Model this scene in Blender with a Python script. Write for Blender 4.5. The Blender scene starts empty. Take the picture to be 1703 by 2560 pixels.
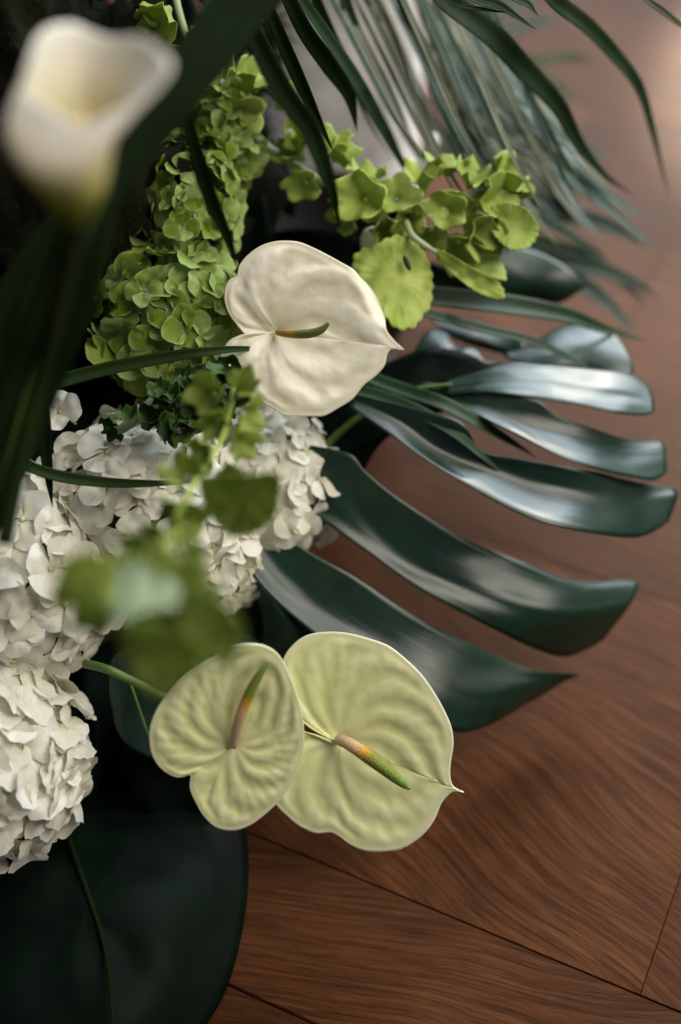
import bpy, math, random
from mathutils import Vector, Matrix, noise
random.seed(7)
sc = bpy.context.scene
COL = sc.collection
# ------------------------------------------------------------------ camera
H, PITCH = 0.85, math.radians(45)
cam = bpy.data.objects.new('camera', bpy.data.cameras.new('camera'))
COL.objects.link(cam)
cam.location = (0, 0, H)
cam.rotation_euler = (math.pi/2 - PITCH, 0, 0)
cd = cam.data
cd.sensor_fit = 'VERTICAL'; cd.sensor_height = 36; cd.sensor_width = 24; cd.lens = 50
cd.clip_start = 0.02; cd.clip_end = 100
cd.dof.use_dof = True; cd.dof.focus_distance = 0.895; cd.dof.aperture_fstop = 1.9
sc.camera = cam
# ------------------------------------------------------------------ world and lamps
w = bpy.data.worlds.new('World'); sc.world = w; w.use_nodes = True
w.node_tree.nodes['Background'].inputs[0].default_value = (0.80, 0.86, 1.0, 1)
w.node_tree.nodes['Background'].inputs[1].default_value = 0.115
def area(name, loc, target, sx, sy, power, col):
    l = bpy.data.lights.new(name, 'AREA'); l.shape = 'RECTANGLE'; l.size = sx; l.size_y = sy
    l.energy = power; l.color = col
    o = bpy.data.objects.new(name, l); COL.objects.link(o); o.location = loc
    o.rotation_euler = (Vector(target) - Vector(loc)).to_track_quat('-Z', 'Y').to_euler()
    return o
area('window_light', (1.5, 3.5, 2.3), (0.1, 0.75, 0.1), 3.0, 2.4, 240, (0.80, 0.92, 1.0))
area('side_window_light', (1.8, 0.35, 2.6), (0, 0.7, 0.1), 2.2, 2.2, 84, (1.0, 0.93, 0.81))
sl = bpy.data.lights.new('sun_patch_light', 'SPOT'); sl.energy = 1500; sl.color = (1.0, .86, .68); sl.spot_size = math.radians(5.5); sl.spot_blend = .8; sl.shadow_soft_size = .02
so = bpy.data.objects.new('sun_patch_light', sl); COL.objects.link(so); so.location = (1.8, 5.0, 2.4)
so.rotation_euler = (Vector((.56, 1.62, 0))-Vector(so.location)).to_track_quat('-Z', 'Y').to_euler()
sl2 = bpy.data.lights.new('low_sun_light', 'SPOT'); sl2.energy = 850; sl2.color = (1.0, .74, .50); sl2.spot_size = math.radians(24); sl2.spot_blend = 1.0; sl2.shadow_soft_size = .12
so2 = bpy.data.objects.new('low_sun_light', sl2); COL.objects.link(so2); so2.location = (2.4, 4.6, 2.4)
so2.rotation_euler = (Vector((.75, 1.75, 0))-Vector(so2.location)).to_track_quat('-Z', 'Y').to_euler()
sc.view_settings.view_transform = 'Standard'; sc.view_settings.look = 'None'
sc.view_settings.exposure = 0.18; sc.view_settings.gamma = 1
sc.cycles.use_denoising = True
sc.cycles.max_bounces = 6; sc.cycles.transparent_max_bounces = 6
# ------------------------------------------------------------------ helpers
F = Vector((0, math.cos(PITCH), -math.sin(PITCH))); U = Vector((0, math.sin(PITCH), math.cos(PITCH))); R = Vector((1, 0, 0))
CAM = Vector((0, 0, H))
K = 0.72/2560                                   # metres per photo pixel at one metre
def P(x, y, d):                                 # a point of the photograph at depth d, as a point of the room
    return CAM + d*(F + (x-851.5)*K*R + (1280-y)*K*U)
def floor_depth(y):
    return H/(math.sin(PITCH) - (1280-y)*K*math.cos(PITCH))
def zc(ox, oy, s):                              # converts readings from an enlarged crop
    return lambda pts: [((p[0]/s+ox, p[1]/s+oy) + tuple(p[2:])) for p in pts]
D_ = zc(0, 0, 0.92073)
def lerp(a, b, t): return a + (b-a)*t
def smooth(a, b, x):
    t = max(0, min(1, (x-a)/(b-a))); return t*t*(3-2*t)
def spline(pts, n, closed=False):               # Catmull-Rom, resampled evenly
    pts = [tuple(map(float, p)) for p in pts]; m = len(pts); k = len(pts[0]); out = []
    segs = m if closed else m-1
    for i in range(segs):
        if closed: p = [pts[(i+j-1) % m] for j in range(4)]
        else: p = [pts[max(0, min(m-1, i+j-1))] for j in range(4)]
        for s in range(12):
            t = s/12
            out.append(tuple(0.5*((2*p[1][c]) + (-p[0][c]+p[2][c])*t + (2*p[0][c]-5*p[1][c]+4*p[2][c]-p[3][c])*t*t
                       + (-p[0][c]+3*p[1][c]-3*p[2][c]+p[3][c])*t**3) for c in range(k)))
    if closed: out.append(out[0])
    else: out.append(pts[-1])
    L = [0]
    for a, b in zip(out, out[1:]): L.append(L[-1] + math.hypot(a[0]-b[0], a[1]-b[1]) + 1e-9)
    res = []; j = 0
    cnt = n if closed else n-1
    for i in range(n):
        s = L[-1]*i/cnt
        while j < len(L)-2 and L[j+1] < s: j += 1
        t = min(1, max(0, (s-L[j])/(L[j+1]-L[j])))
        res.append(tuple(lerp(a, b, t) for a, b in zip(out[j], out[j+1])))
    return res
def tag(o, label=None, cat=None, group=None, kind=None):
    if label: o['label'] = label
    if cat: o['category'] = cat
    if group: o['group'] = group
    if kind: o['kind'] = kind
    return o
def empty(name, loc, label, cat, group=None):
    o = bpy.data.objects.new(name, None); COL.objects.link(o); o.location = loc; o.empty_display_size = .02
    return tag(o, label, cat, group)
def mesh(name, vs, fs, mat, uv=None, sm=True):
    me = bpy.data.meshes.new(name); me.from_pydata([tuple(v) for v in vs], [], fs)
    if mat: me.materials.append(mat)
    if sm: me.shade_smooth()
    if uv:
        l = me.uv_layers.new(name='UVMap')
        for lp in me.loops: l.data[lp.index].uv = uv[lp.vertex_index]
    me.update(); return me
def build(name, vs, fs, mat, parent=None, uv=None, solid=0, sub=0, sm=True):
    vs = [Vector(v) for v in vs]
    if parent:
        base = parent.location if parent.parent is None else parent.location + parent.parent.location
    else:
        base = sum(vs, Vector())/len(vs)
    o = bpy.data.objects.new(name, mesh(name, [v-base for v in vs], fs, mat, uv, sm)); COL.objects.link(o)
    if parent: o.parent = parent
    else: o.location = base
    if sub:
        m = o.modifiers.new('s', 'SUBSURF'); m.levels = m.render_levels = sub
    if solid:
        m = o.modifiers.new('t', 'SOLIDIFY'); m.thickness = solid; m.offset = 0
    return o
def grid_faces(nu, nv, off=0, wrap=False):
    f = []
    for i in range(nu-1):
        for j in range(nv if wrap else nv-1):
            a = off+i*nv+j; b = off+i*nv+(j+1) % nv
            f.append((a, b, b+nv, a+nv))
    return f
def tube(pts, rad, n=40, seg=10, cap=True):     # pts: world points; rad: list of radii
    sp = spline([tuple(p)+(r,) for p, r in zip(pts, rad)], n)
    vs = []; prev = None
    for i, s in enumerate(sp):
        a = Vector(sp[max(0, i-1)][:3]); b = Vector(sp[min(n-1, i+1)][:3]); T = (b-a).normalized()
        N = prev - prev.dot(T)*T if prev else T.orthogonal()
        N.normalize(); prev = N; B = T.cross(N)
        for k in range(seg):
            q = 2*math.pi*k/seg
            vs.append(Vector(s[:3]) + s[3]*(math.cos(q)*N + math.sin(q)*B))
    f = grid_faces(n, seg, wrap=True)
    if cap:
        f.append(tuple(range(seg))[::-1]); f.append(tuple(range((n-1)*seg, n*seg)))
    uv = [(k/seg, i/(n-1)) for i in range(n) for k in range(seg)]
    return vs, f, uv
# ------------------------------------------------------------------ materials
def nt(name):
    m = bpy.data.materials.new(name); m.use_nodes = True
    return m, m.node_tree.nodes, m.node_tree.links, m.node_tree.nodes['Principled BSDF']
def ramp(N, stops, interp='LINEAR'):
    r = N.new('ShaderNodeValToRGB'); e = r.color_ramp.elements; r.color_ramp.interpolation = interp
    while len(e) < len(stops): e.new(0.5)
    for q, (p, c) in zip(e, stops): q.position = p; q.color = (*c, 1) if len(c) == 3 else c
    return r
def add_translucent(m, N, L, bsdf, colsock, amount):
    out = N['Material Output']; t = N.new('ShaderNodeBsdfTranslucent'); mx = N.new('ShaderNodeMixShader')
    mx.inputs[0].default_value = amount
    if hasattr(colsock, 'links'): L.new(colsock, t.inputs[0])
    L.new(bsdf.outputs[0], mx.inputs[1]); L.new(t.outputs[0], mx.inputs[2]); L.new(mx.outputs[0], out.inputs[0])
def leaf_mat(name, c1, c2, rough=0.35, spec=0.5, vein=True, trans=0.08, scale=60, bump=0.25, coat=0, streak=26, edge=None):
    m, N, L, b = nt(name)
    g = N.new('ShaderNodeTexCoord'); n1 = N.new('ShaderNodeTexNoise'); n1.inputs['Scale'].default_value = scale*0.5
    n1.inputs['Detail'].default_value = 6
    L.new(g.outputs['Object'], n1.inputs['Vector'])
    r = ramp(N, [(0.3, c1), (0.7, c2)]); L.new(n1.outputs['Fac'], r.inputs[0])
    col = r.outputs[0]
    if edge:
        sp = N.new('ShaderNodeSeparateXYZ'); L.new(g.outputs['UV'], sp.inputs[0])
        rr = ramp(N, [(0.93, (0, 0, 0)), (1.0, (1, 1, 1))]); L.new(sp.outputs['Y'], rr.inputs[0])
        mx = N.new('ShaderNodeMixRGB'); L.new(rr.outputs[0], mx.inputs[0]); L.new(col, mx.inputs[1]); mx.inputs[2].default_value = (*edge, 1)
        col = mx.outputs[0]
    oi = N.new('ShaderNodeObjectInfo'); hs = N.new('ShaderNodeHueSaturation'); mr = N.new('ShaderNodeMapRange')
    L.new(oi.outputs['Random'], mr.inputs[0]); mr.inputs[3].default_value = 0.78; mr.inputs[4].default_value = 1.22; L.new(mr.outputs[0], hs.inputs['Value'])
    L.new(col, hs.inputs['Color']); col = hs.outputs[0]
    L.new(col, b.inputs['Base Color'])
    b.inputs['Specular IOR Level'].default_value = spec
    if coat: b.inputs['Coat Weight'].default_value = coat; b.inputs['Coat Roughness'].default_value = 0.3
    rn = N.new('ShaderNodeMapRange'); L.new(n1.outputs['Fac'], rn.inputs[0])
    rn.inputs[3].default_value = rough-0.07; rn.inputs[4].default_value = rough+0.12; L.new(rn.outputs[0], b.inputs['Roughness'])
    # fine parallel nerves along the leaf
    mp = N.new('ShaderNodeMapping'); mp.inputs['Scale'].default_value = (streak, 1.2, 1); L.new(g.outputs['UV'], mp.inputs[0])
    n2 = N.new('ShaderNodeTexNoise'); n2.inputs['Scale'].default_value = 3; n2.inputs['Detail'].default_value = 5; L.new(mp.outputs[0], n2.inputs['Vector'])
    bp = N.new('ShaderNodeBump'); bp.inputs['Strength'].default_value = bump; bp.inputs['Distance'].default_value = 0.0015
    L.new(n2.outputs['Fac'], bp.inputs['Height']); L.new(bp.outputs[0], b.inputs['Normal'])
    if trans: add_translucent(m, N, L, b, col, trans)
    return m
M = {}
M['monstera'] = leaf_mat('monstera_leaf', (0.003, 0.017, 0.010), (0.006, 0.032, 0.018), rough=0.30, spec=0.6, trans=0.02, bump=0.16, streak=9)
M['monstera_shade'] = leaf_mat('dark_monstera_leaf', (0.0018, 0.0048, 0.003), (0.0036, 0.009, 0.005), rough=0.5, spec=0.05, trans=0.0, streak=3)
M['palm'] = leaf_mat('palm_leaf', (0.014, 0.038, 0.016), (0.030, 0.068, 0.030), rough=0.42, spec=0.28, trans=0.10, streak=40)
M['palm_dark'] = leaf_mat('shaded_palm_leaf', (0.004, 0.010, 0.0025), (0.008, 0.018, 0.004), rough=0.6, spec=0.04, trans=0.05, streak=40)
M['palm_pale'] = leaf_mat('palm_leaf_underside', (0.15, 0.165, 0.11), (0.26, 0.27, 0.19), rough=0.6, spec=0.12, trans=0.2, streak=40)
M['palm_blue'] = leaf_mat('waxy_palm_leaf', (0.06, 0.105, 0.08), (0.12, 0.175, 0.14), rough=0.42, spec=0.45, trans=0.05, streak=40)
M['blade'] = leaf_mat('grass_blade', (0.012, 0.030, 0.005), (0.022, 0.045, 0.008), rough=0.5, spec=0.12, trans=0.12)
M['midrib'] = leaf_mat('blade_midrib', (0.04, 0.08, 0.010), (0.06, 0.11, 0.016), rough=0.5, spec=0.2, trans=0)
M['bell'] = leaf_mat('bell_green', (0.27, 0.38, 0.045), (0.52, 0.60, 0.17), rough=0.55, spec=0.3, trans=0.22, scale=120, streak=4)
M['bell_front'] = leaf_mat('bell_deep_green', (0.25, 0.33, 0.05), (0.44, 0.51, 0.14), rough=0.6, spec=0.3, trans=0.42, scale=120)
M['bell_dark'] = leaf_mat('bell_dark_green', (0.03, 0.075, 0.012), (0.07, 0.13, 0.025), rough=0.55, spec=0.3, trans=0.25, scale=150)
M['bell_stem'] = leaf_mat('bell_stem', (0.33, 0.40, 0.20), (0.42, 0.47, 0.28), rough=0.5, spec=0.3, trans=0.0)
M['stem'] = leaf_mat('flower_stem', (0.05, 0.12, 0.015), (0.10, 0.18, 0.03), rough=0.45, trans=0)
M['bell_pale'] = leaf_mat('bell_pale', (0.26, 0.34, 0.18), (0.38, 0.45, 0.27), rough=0.6, spec=0.3, trans=0.35)
M['seed'] = leaf_mat('bell_seed', (0.55, 0.52, 0.45), (0.65, 0.62, 0.55), rough=0.6, trans=0)
M['core'] = leaf_mat('hidden_stalks', (0.012, 0.02, 0.006), (0.03, 0.04, 0.012), rough=0.8, trans=0, scale=200)
def petal_mat(name, base, tip, mid, trans, rough=0.6, rnd=0.1, rimc=(.9, .9, .84), rimk=.3):
    m, N, L, b = nt(name)
    g = N.new('ShaderNodeTexCoord'); sp = N.new('ShaderNodeSeparateXYZ'); L.new(g.outputs['UV'], sp.inputs[0])
    r = ramp(N, [(0.0, base), (0.28, mid), (1.0, tip)]); L.new(sp.outputs['Y'], r.inputs[0])
    oi = N.new('ShaderNodeObjectInfo'); hs = N.new('ShaderNodeHueSaturation')
    mr = N.new('ShaderNodeMapRange'); L.new(oi.outputs['Random'], mr.inputs[0]); mr.inputs[3].default_value = 1-rnd; mr.inputs[4].default_value = 1+rnd
    L.new(mr.outputs[0], hs.inputs['Value']); L.new(r.outputs[0], hs.inputs['Color'])
    ms = N.new('ShaderNodeMapRange'); L.new(oi.outputs['Random'], ms.inputs[0]); ms.inputs[3].default_value = 1.25; ms.inputs[4].default_value = 0.8
    L.new(ms.outputs[0], hs.inputs['Saturation'])
    # radiating veins
    mp = N.new('ShaderNodeMapping'); mp.inputs['Scale'].default_value = (9, 1.0, 1); L.new(g.outputs['UV'], mp.inputs[0])
    n2 = N.new('ShaderNodeTexNoise'); n2.inputs['Scale'].default_value = 2.2; n2.inputs['Detail'].default_value = 4; L.new(mp.outputs[0], n2.inputs['Vector'])
    ra = N.new('ShaderNodeAttribute'); ra.attribute_name = 'rim'; rq = ramp(N, [(.80, (0, 0, 0)), (1.0, (rimk, rimk, rimk))]); L.new(ra.outputs['Fac'], rq.inputs[0])
    rm = N.new('ShaderNodeMixRGB'); L.new(rq.outputs[0], rm.inputs[0]); L.new(hs.outputs[0], rm.inputs[1]); rm.inputs[2].default_value = (*rimc, 1)
    mx = N.new('ShaderNodeMixRGB'); mx.blend_type = 'MULTIPLY'; mx.inputs[0].default_value = 0.35
    rr = ramp(N, [(0.35, (0.72, 0.72, 0.66)), (0.6, (1, 1, 1))]); L.new(n2.outputs['Fac'], rr.inputs[0])
    L.new(rm.outputs[0], mx.inputs[1]); L.new(rr.outputs[0], mx.inputs[2])
    L.new(mx.outputs[0], b.inputs['Base Color']); b.inputs['Roughness'].default_value = rough
    b.inputs['Specular IOR Level'].default_value = 0.3
    bp = N.new('ShaderNodeBump'); bp.inputs['Strength'].default_value = 0.3; bp.inputs['Distance'].default_value = 0.0006
    L.new(n2.outputs['Fac'], bp.inputs['Height']); L.new(bp.outputs[0], b.inputs['Normal'])
    add_translucent(m, N, L, b, mx.outputs[0], trans)
    return m
M['white_petal'] = petal_mat('white_petal', (0.66, 0.64, 0.44), (0.94, 0.92, 0.84), (0.93, 0.90, 0.76), 0.26, rnd=0.08)
M['green_petal'] = petal_mat('green_petal', (0.38, 0.42, 0.18), (0.30, 0.40, 0.085), (0.19, 0.29, 0.04), 0.25, rnd=0.38, rimc=(.42, .50, .20), rimk=.75)
M['eye'] = leaf_mat('floret_eye', (0.45, 0.45, 0.25), (0.6, 0.6, 0.38), trans=0, scale=400)
M['green_eye'] = leaf_mat('green_floret_eye', (0.25, 0.3, 0.15), (0.4, 0.42, 0.28), trans=0, scale=400)
def spathe_mat(name, c_in, c_mid, c_out, rim, trans=0.10, rough=0.32, dip=(0.80, 0.80, 0.55)):
    m, N, L, b = nt(name)
    g = N.new('ShaderNodeTexCoord'); sp = N.new('ShaderNodeSeparateXYZ'); L.new(g.outputs['UV'], sp.inputs[0])
    r = ramp(N, [(0.0, c_in), (0.35, c_mid), (0.94, c_out), (0.985, rim)]); L.new(sp.outputs['Y'], r.inputs[0])
    n1 = N.new('ShaderNodeTexNoise'); n1.inputs['Scale'].default_value = 75; n1.inputs['Detail'].default_value = 5; L.new(g.outputs['Object'], n1.inputs['Vector'])
    at = N.new('ShaderNodeAttribute'); at.attribute_name = 'relief'
    rr = ramp(N, [(0.25, dip), (0.62, (1, 1, 1))]); L.new(at.outputs['Fac'], rr.inputs[0])
    mx = N.new('ShaderNodeMixRGB'); mx.blend_type = 'MULTIPLY'; mx.inputs[0].default_value = 0.38
    L.new(r.outputs[0], mx.inputs[1]); L.new(rr.outputs[0], mx.inputs[2])
    r2 = ramp(N, [(0.35, (0.88, 0.9, 0.8)), (0.65, (1, 1, 1))]); L.new(n1.outputs['Fac'], r2.inputs[0])
    m2 = N.new('ShaderNodeMixRGB'); m2.blend_type = 'MULTIPLY'; m2.inputs[0].default_value = 0.6
    L.new(mx.outputs[0], m2.inputs[1]); L.new(r2.outputs[0], m2.inputs[2])
    vo = N.new('ShaderNodeTexVoronoi'); vo.inputs['Scale'].default_value = 260; L.new(g.outputs['Object'], vo.inputs['Vector'])
    L.new(m2.outputs[0], b.inputs['Base Color']); b.inputs['Roughness'].default_value = rough; b.inputs['Specular IOR Level'].default_value = 0.45
    bp = N.new('ShaderNodeBump'); bp.inputs['Strength'].default_value = 0.35; bp.inputs['Distance'].default_value = 0.0008
    L.new(n1.outputs['Fac'], bp.inputs['Height'])
    b2 = N.new('ShaderNodeBump'); b2.inputs['Strength'].default_value = 0.10; b2.inputs['Distance'].default_value = 0.0004
    L.new(vo.outputs['Distance'], b2.inputs['Height']); L.new(bp.outputs[0], b2.inputs['Normal']); L.new(b2.outputs[0], b.inputs['Normal'])
    add_translucent(m, N, L, b, m2.outputs[0], trans)
    return m
M['spathe_green'] = spathe_mat('greenish_spathe', (0.92, 0.91, 0.54), (0.88, 0.90, 0.48), (0.91, 0.91, 0.53), (0.95, 0.93, 0.66))
M['spathe_cream'] = spathe_mat('cream_spathe', (0.62, 0.60, 0.40), (0.84, 0.79, 0.66), (0.84, 0.79, 0.66), (0.84, 0.78, 0.62), dip=(0.84, 0.76, 0.64))
def spadix_mat(name, stops):
    m, N, L, b = nt(name)
    g = N.new('ShaderNodeTexCoord'); sp = N.new('ShaderNodeSeparateXYZ'); L.new(g.outputs['UV'], sp.inputs[0])
    n = N.new('ShaderNodeTexNoise'); n.inputs['Scale'].default_value = 400; L.new(g.outputs['Object'], n.inputs['Vector'])
    ad = N.new('ShaderNodeMath'); ad.operation = 'MULTIPLY_ADD'; ad.inputs[1].default_value = 0.115; L.new(n.outputs['Fac'], ad.inputs[0]); L.new(sp.outputs['Y'], ad.inputs[2])
    r = ramp(N, stops); L.new(ad.outputs[0], r.inputs[0]); L.new(r.outputs[0], b.inputs['Base Color'])
    b.inputs['Roughness'].default_value = 0.55
    v = N.new('ShaderNodeTexVoronoi'); v.inputs['Scale'].default_value = 1100; L.new(g.outputs['Object'], v.inputs['Vector'])
    bp = N.new('ShaderNodeBump'); bp.inputs['Strength'].default_value = 0.7; bp.inputs['Distance'].default_value = 0.0009
    L.new(v.outputs['Distance'], bp.inputs['Height']); L.new(bp.outputs[0], b.inputs['Normal'])
    return m
M['spadix'] = spadix_mat('spadix', [(0.08, (0.72, 0.52, 0.36)), (0.34, (0.75, 0.50, 0.26)), (0.45, (0.72, 0.34, 0.03)), (0.54, (0.24, 0.26, 0.02)), (1.0, (0.13, 0.22, 0.02))])
M['spadix_cream'] = spadix_mat('dark_tipped_spadix', [(0.0, (0.12, 0.10, 0.02)), (0.14, (0.42, 0.26, 0.05)), (0.45, (0.50, 0.28, 0.03)), (0.6, (0.16, 0.17, 0.02)), (1.0, (0.20, 0.22, 0.04))])
# calla
m, N, L, b = nt('calla_spathe'); M['calla'] = m
g = N.new('ShaderNodeTexCoord'); sp = N.new('ShaderNodeSeparateXYZ'); L.new(g.outputs['UV'], sp.inputs[0])
r = ramp(N, [(0.0, (0.10, 0.14, 0.01)), (0.27, (0.24, 0.27, 0.02)), (0.50, (0.52, 0.46, 0.18)), (0.76, (0.82, 0.74, 0.60)), (0.93, (0.84, 0.80, 0.72)), (1.0, (0.80, 0.75, 0.64))]); L.new(sp.outputs['Y'], r.inputs[0])
L.new(r.outputs[0], b.inputs['Base Color']); b.inputs['Roughness'].default_value = 0.5
add_translucent(m, N, L, b, r.outputs[0], 0.25)
# wood
def wood(name, rot):
    m, N, L, b = nt(name)
    g = N.new('ShaderNodeTexCoord'); oi = N.new('ShaderNodeObjectInfo')
    mp = N.new('ShaderNodeMapping'); mp.inputs['Rotation'].default_value = (0, 0, rot); L.new(g.outputs['Object'], mp.inputs[0])
    off = N.new('ShaderNodeVectorMath'); off.operation = 'MULTIPLY_ADD'
    L.new(oi.outputs['Random'], off.inputs[0]); off.inputs[1].default_value = (7.3, 3.1, 1.7); L.new(mp.outputs[0], off.inputs[2])
    big = N.new('ShaderNodeTexNoise'); big.inputs['Scale'].default_value = 5; big.inputs['Detail'].default_value = 1.5; L.new(off.outputs[0], big.inputs['Vector'])
    warp = N.new('ShaderNodeVectorMath'); warp.operation = 'MULTIPLY_ADD'; L.new(big.outputs['Color'], warp.inputs[0]); warp.inputs[1].default_value = (0.0, 0.075, 0); L.new(off.outputs[0], warp.inputs[2])
    st = N.new('ShaderNodeMapping'); st.inputs['Scale'].default_value = (10, 190, 9); L.new(warp.outputs[0], st.inputs[0])
    n1 = N.new('ShaderNodeTexNoise'); n1.inputs['Scale'].default_value = 1.6; n1.inputs['Detail'].default_value = 5; n1.inputs['Roughness'].default_value = 0.6; L.new(st.outputs[0], n1.inputs['Vector'])
    st2 = N.new('ShaderNodeMapping'); st2.inputs['Scale'].default_value = (60, 520, 30); L.new(warp.outputs[0], st2.inputs[0])
    n2 = N.new('ShaderNodeTexNoise'); n2.inputs['Scale'].default_value = 1.4; n2.inputs['Detail'].default_value = 3; L.new(st2.outputs[0], n2.inputs['Vector'])
    n3 = N.new('ShaderNodeTexNoise'); n3.inputs['Scale'].default_value = 9; n3.inputs['Detail'].default_value = 3; L.new(off.outputs[0], n3.inputs['Vector'])
    wv = N.new('ShaderNodeTexWave'); wv.wave_type = 'BANDS'; wv.bands_direction = 'Y'; wv.inputs['Scale'].default_value = 26; wv.inputs['Distortion'].default_value = 5
    wv.inputs['Detail'].default_value = 3; wv.inputs['Detail Scale'].default_value = 0.5; L.new(warp.outputs[0], wv.inputs['Vector'])
    r = ramp(N, [(0.28, (0.016, 0.0053, 0.0022)), (0.52, (0.046, 0.0158, 0.0058)), (0.82, (0.096, 0.0360, 0.0135))]); 
    c = N.new('ShaderNodeMath'); c.operation = 'MULTIPLY_ADD'; c.inputs[1].default_value = 0.06; L.new(wv.outputs['Fac'], c.inputs[0]); L.new(n1.outputs['Fac'], c.inputs[2])
    c1 = N.new('ShaderNodeMath'); c1.operation = 'MULTIPLY_ADD'; c1.inputs[1].default_value = 0.35; L.new(n3.outputs['Fac'], c1.inputs[0]); L.new(c.outputs[0], c1.inputs[2])
    c2 = N.new('ShaderNodeMath'); c2.operation = 'SUBTRACT'; c2.inputs[1].default_value = 0.115; L.new(c1.outputs[0], c2.inputs[0])
    L.new(c2.outputs[0], r.inputs[0])
    pores = ramp(N, [(0.30, (0.5, 0.45, 0.42)), (0.48, (1, 1, 1))]); L.new(n2.outputs['Fac'], pores.inputs[0])
    mx = N.new('ShaderNodeMixRGB'); mx.blend_type = 'MULTIPLY'; mx.inputs[0].default_value = 0.55; L.new(r.outputs[0], mx.inputs[1]); L.new(pores.outputs[0], mx.inputs[2])
    hs = N.new('ShaderNodeHueSaturation'); mr = N.new('ShaderNodeMapRange'); L.new(oi.outputs['Random'], mr.inputs[0]); mr.inputs[3].default_value = 0.72; mr.inputs[4].default_value = 1.2
    L.new(mr.outputs[0], hs.inputs['Value']); L.new(mx.outputs[0], hs.inputs['Color'])
    L.new(hs.outputs[0], b.inputs['Base Color'])
    b.inputs['Specular IOR Level'].default_value = 0.07; b.inputs['Specular Tint'].default_value = (1.0, 0.66, 0.46, 1)
    rr = N.new('ShaderNodeMapRange'); L.new(n1.outputs['Fac'], rr.inputs[0]); rr.inputs[3].default_value = 0.52; rr.inputs[4].default_value = 0.36; L.new(rr.outputs[0], b.inputs['Roughness'])
    bp = N.new('ShaderNodeBump'); bp.inputs['Strength'].default_value = 0.35; bp.inputs['Distance'].default_value = 0.0008
    ad = N.new('ShaderNodeMath'); L.new(n1.outputs['Fac'], ad.inputs[0]); L.new(n2.outputs['Fac'], ad.inputs[1]); L.new(ad.outputs[0], bp.inputs['Height'])
    L.new(bp.outputs[0], b.inputs['Normal'])
    return m
M['wood_a'] = wood('brown_oak', 0.0); M['wood_b'] = wood('brown_oak_slanted', math.radians(20)); M['wood_c'] = wood('brown_oak_tilted', math.radians(-15))
def plain(name, c, rough=0.6, bumpy=0, spec=0.4, scale=40):
    m, N, L, b = nt(name)
    g = N.new('ShaderNodeTexCoord'); n = N.new('ShaderNodeTexNoise'); n.inputs['Scale'].default_value = scale; n.inputs['Detail'].default_value = 8
    L.new(g.outputs['Object'], n.inputs['Vector'])
    r = ramp(N, [(0.3, tuple(v*0.75 for v in c)), (0.7, tuple(min(1, v*1.15) for v in c))]); L.new(n.outputs['Fac'], r.inputs[0]); L.new(r.outputs[0], b.inputs['Base Color'])
    b.inputs['Roughness'].default_value = rough; b.inputs['Specular IOR Level'].default_value = spec
    if bumpy:
        bp = N.new('ShaderNodeBump'); bp.inputs['Strength'].default_value = bumpy; bp.inputs['Distance'].default_value = 0.002; L.new(n.outputs['Fac'], bp.inputs['Height']); L.new(bp.outputs[0], b.inputs['Normal'])
    return m
M['subfloor'] = plain('dark_gap', (0.012, 0.007, 0.004), 0.9)
M['white_paint'] = plain('white_plaster', (0.80, 0.79, 0.79), 0.6, 0.1)
M['black_pot'] = plain('black_ceramic', (0.010, 0.009, 0.008), 0.6, 0.2, 0.25)
M['moss'] = plain('moss', (0.007, 0.0075, 0.003), 0.9, 1.0, 0.1, 180)
M['spot'] = plain('brown_spot', (0.05, 0.05, 0.03), 0.8)
# ------------------------------------------------------------------ floor: oak boards with real joints
fl = empty('floor', (0, 1.2, 0), 'dark brown oak parquet boards with visible grain', None); fl['kind'] = 'structure'
J = P(1600, 2487, floor_depth(2487)); th = math.radians(-25.2)
e1 = Vector((math.cos(th), math.sin(th), 0)); e2 = Vector((-e1.y, e1.x, 0))
def plank(a0, a1, b0, b1, mat, dz):
    g = 0.00045 if b1 < 0.01 else 0.00015; bev = 0.0010 if b1 < 0.01 else 0.0004
    hx, hy = (a1-a0)/2-g, (b1-b0)/2-g; vs = []
    for z, k in ((-0.012, 0), (-bev, 0), (0, bev)):
        for sx, sy in ((-1, -1), (1, -1), (1, 1), (-1, 1)): vs.append((sx*(hx-k), sy*(hy-k), z))
    fs = [(8, 9, 10, 11)] + [(r+i, r+(i+1) % 4, r+4+(i+1) % 4, r+4+i) for r in (0, 4) for i in range(4)]
    o = bpy.data.objects.new('plank', mesh('plank', vs, fs, mat, sm=False)); COL.objects.link(o)
    c = J + e1*(a0+a1)/2 + e2*(b0+b1)/2; c.z = dz
    o.parent = fl; o.location = c - fl.location; o.rotation_euler = (0, 0, th)
rows = [(-0.70, -0.455), (-0.455, -0.21), (-0.21, -0.1045), (-0.1045, 0.0), (0.0, 0.33), (0.33, 0.57), (0.57, 0.81)] + [(0.81+0.24*i, 1.05+0.24*i) for i in range(18)]
rr_ = random.Random(3)
for i, (b0, b1) in enumerate(rows):
    cuts = [-0.62, 0.0, 0.58] if i == 4 else ([-1.9, -0.55, 0.42, 1.3] if i == 3 else None)
    if cuts is None:
        s = -2.6 + rr_.random()*0.5; cuts = []
        while s < 2.6: cuts.append(s); s += 0.62+0.25*rr_.random()
    if i >= 10: cuts = [c*1.35 for c in cuts]; 
    ctr = -0.35 if i < 10 else -0.35-0.16*(i-10)*0.4
    if i == 4: cuts = [-1.9, -0.95] + cuts[1:] + [1.2]
    mat = M['wood_b'] if i == 4 else (M['wood_c'] if i in (3, 2) else M['wood_a'])
    for a0, a1 in zip(cuts, cuts[1:]): plank(a0, a1, b0, b1, mat, rr_.uniform(-0.0003, 0.0003))
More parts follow.
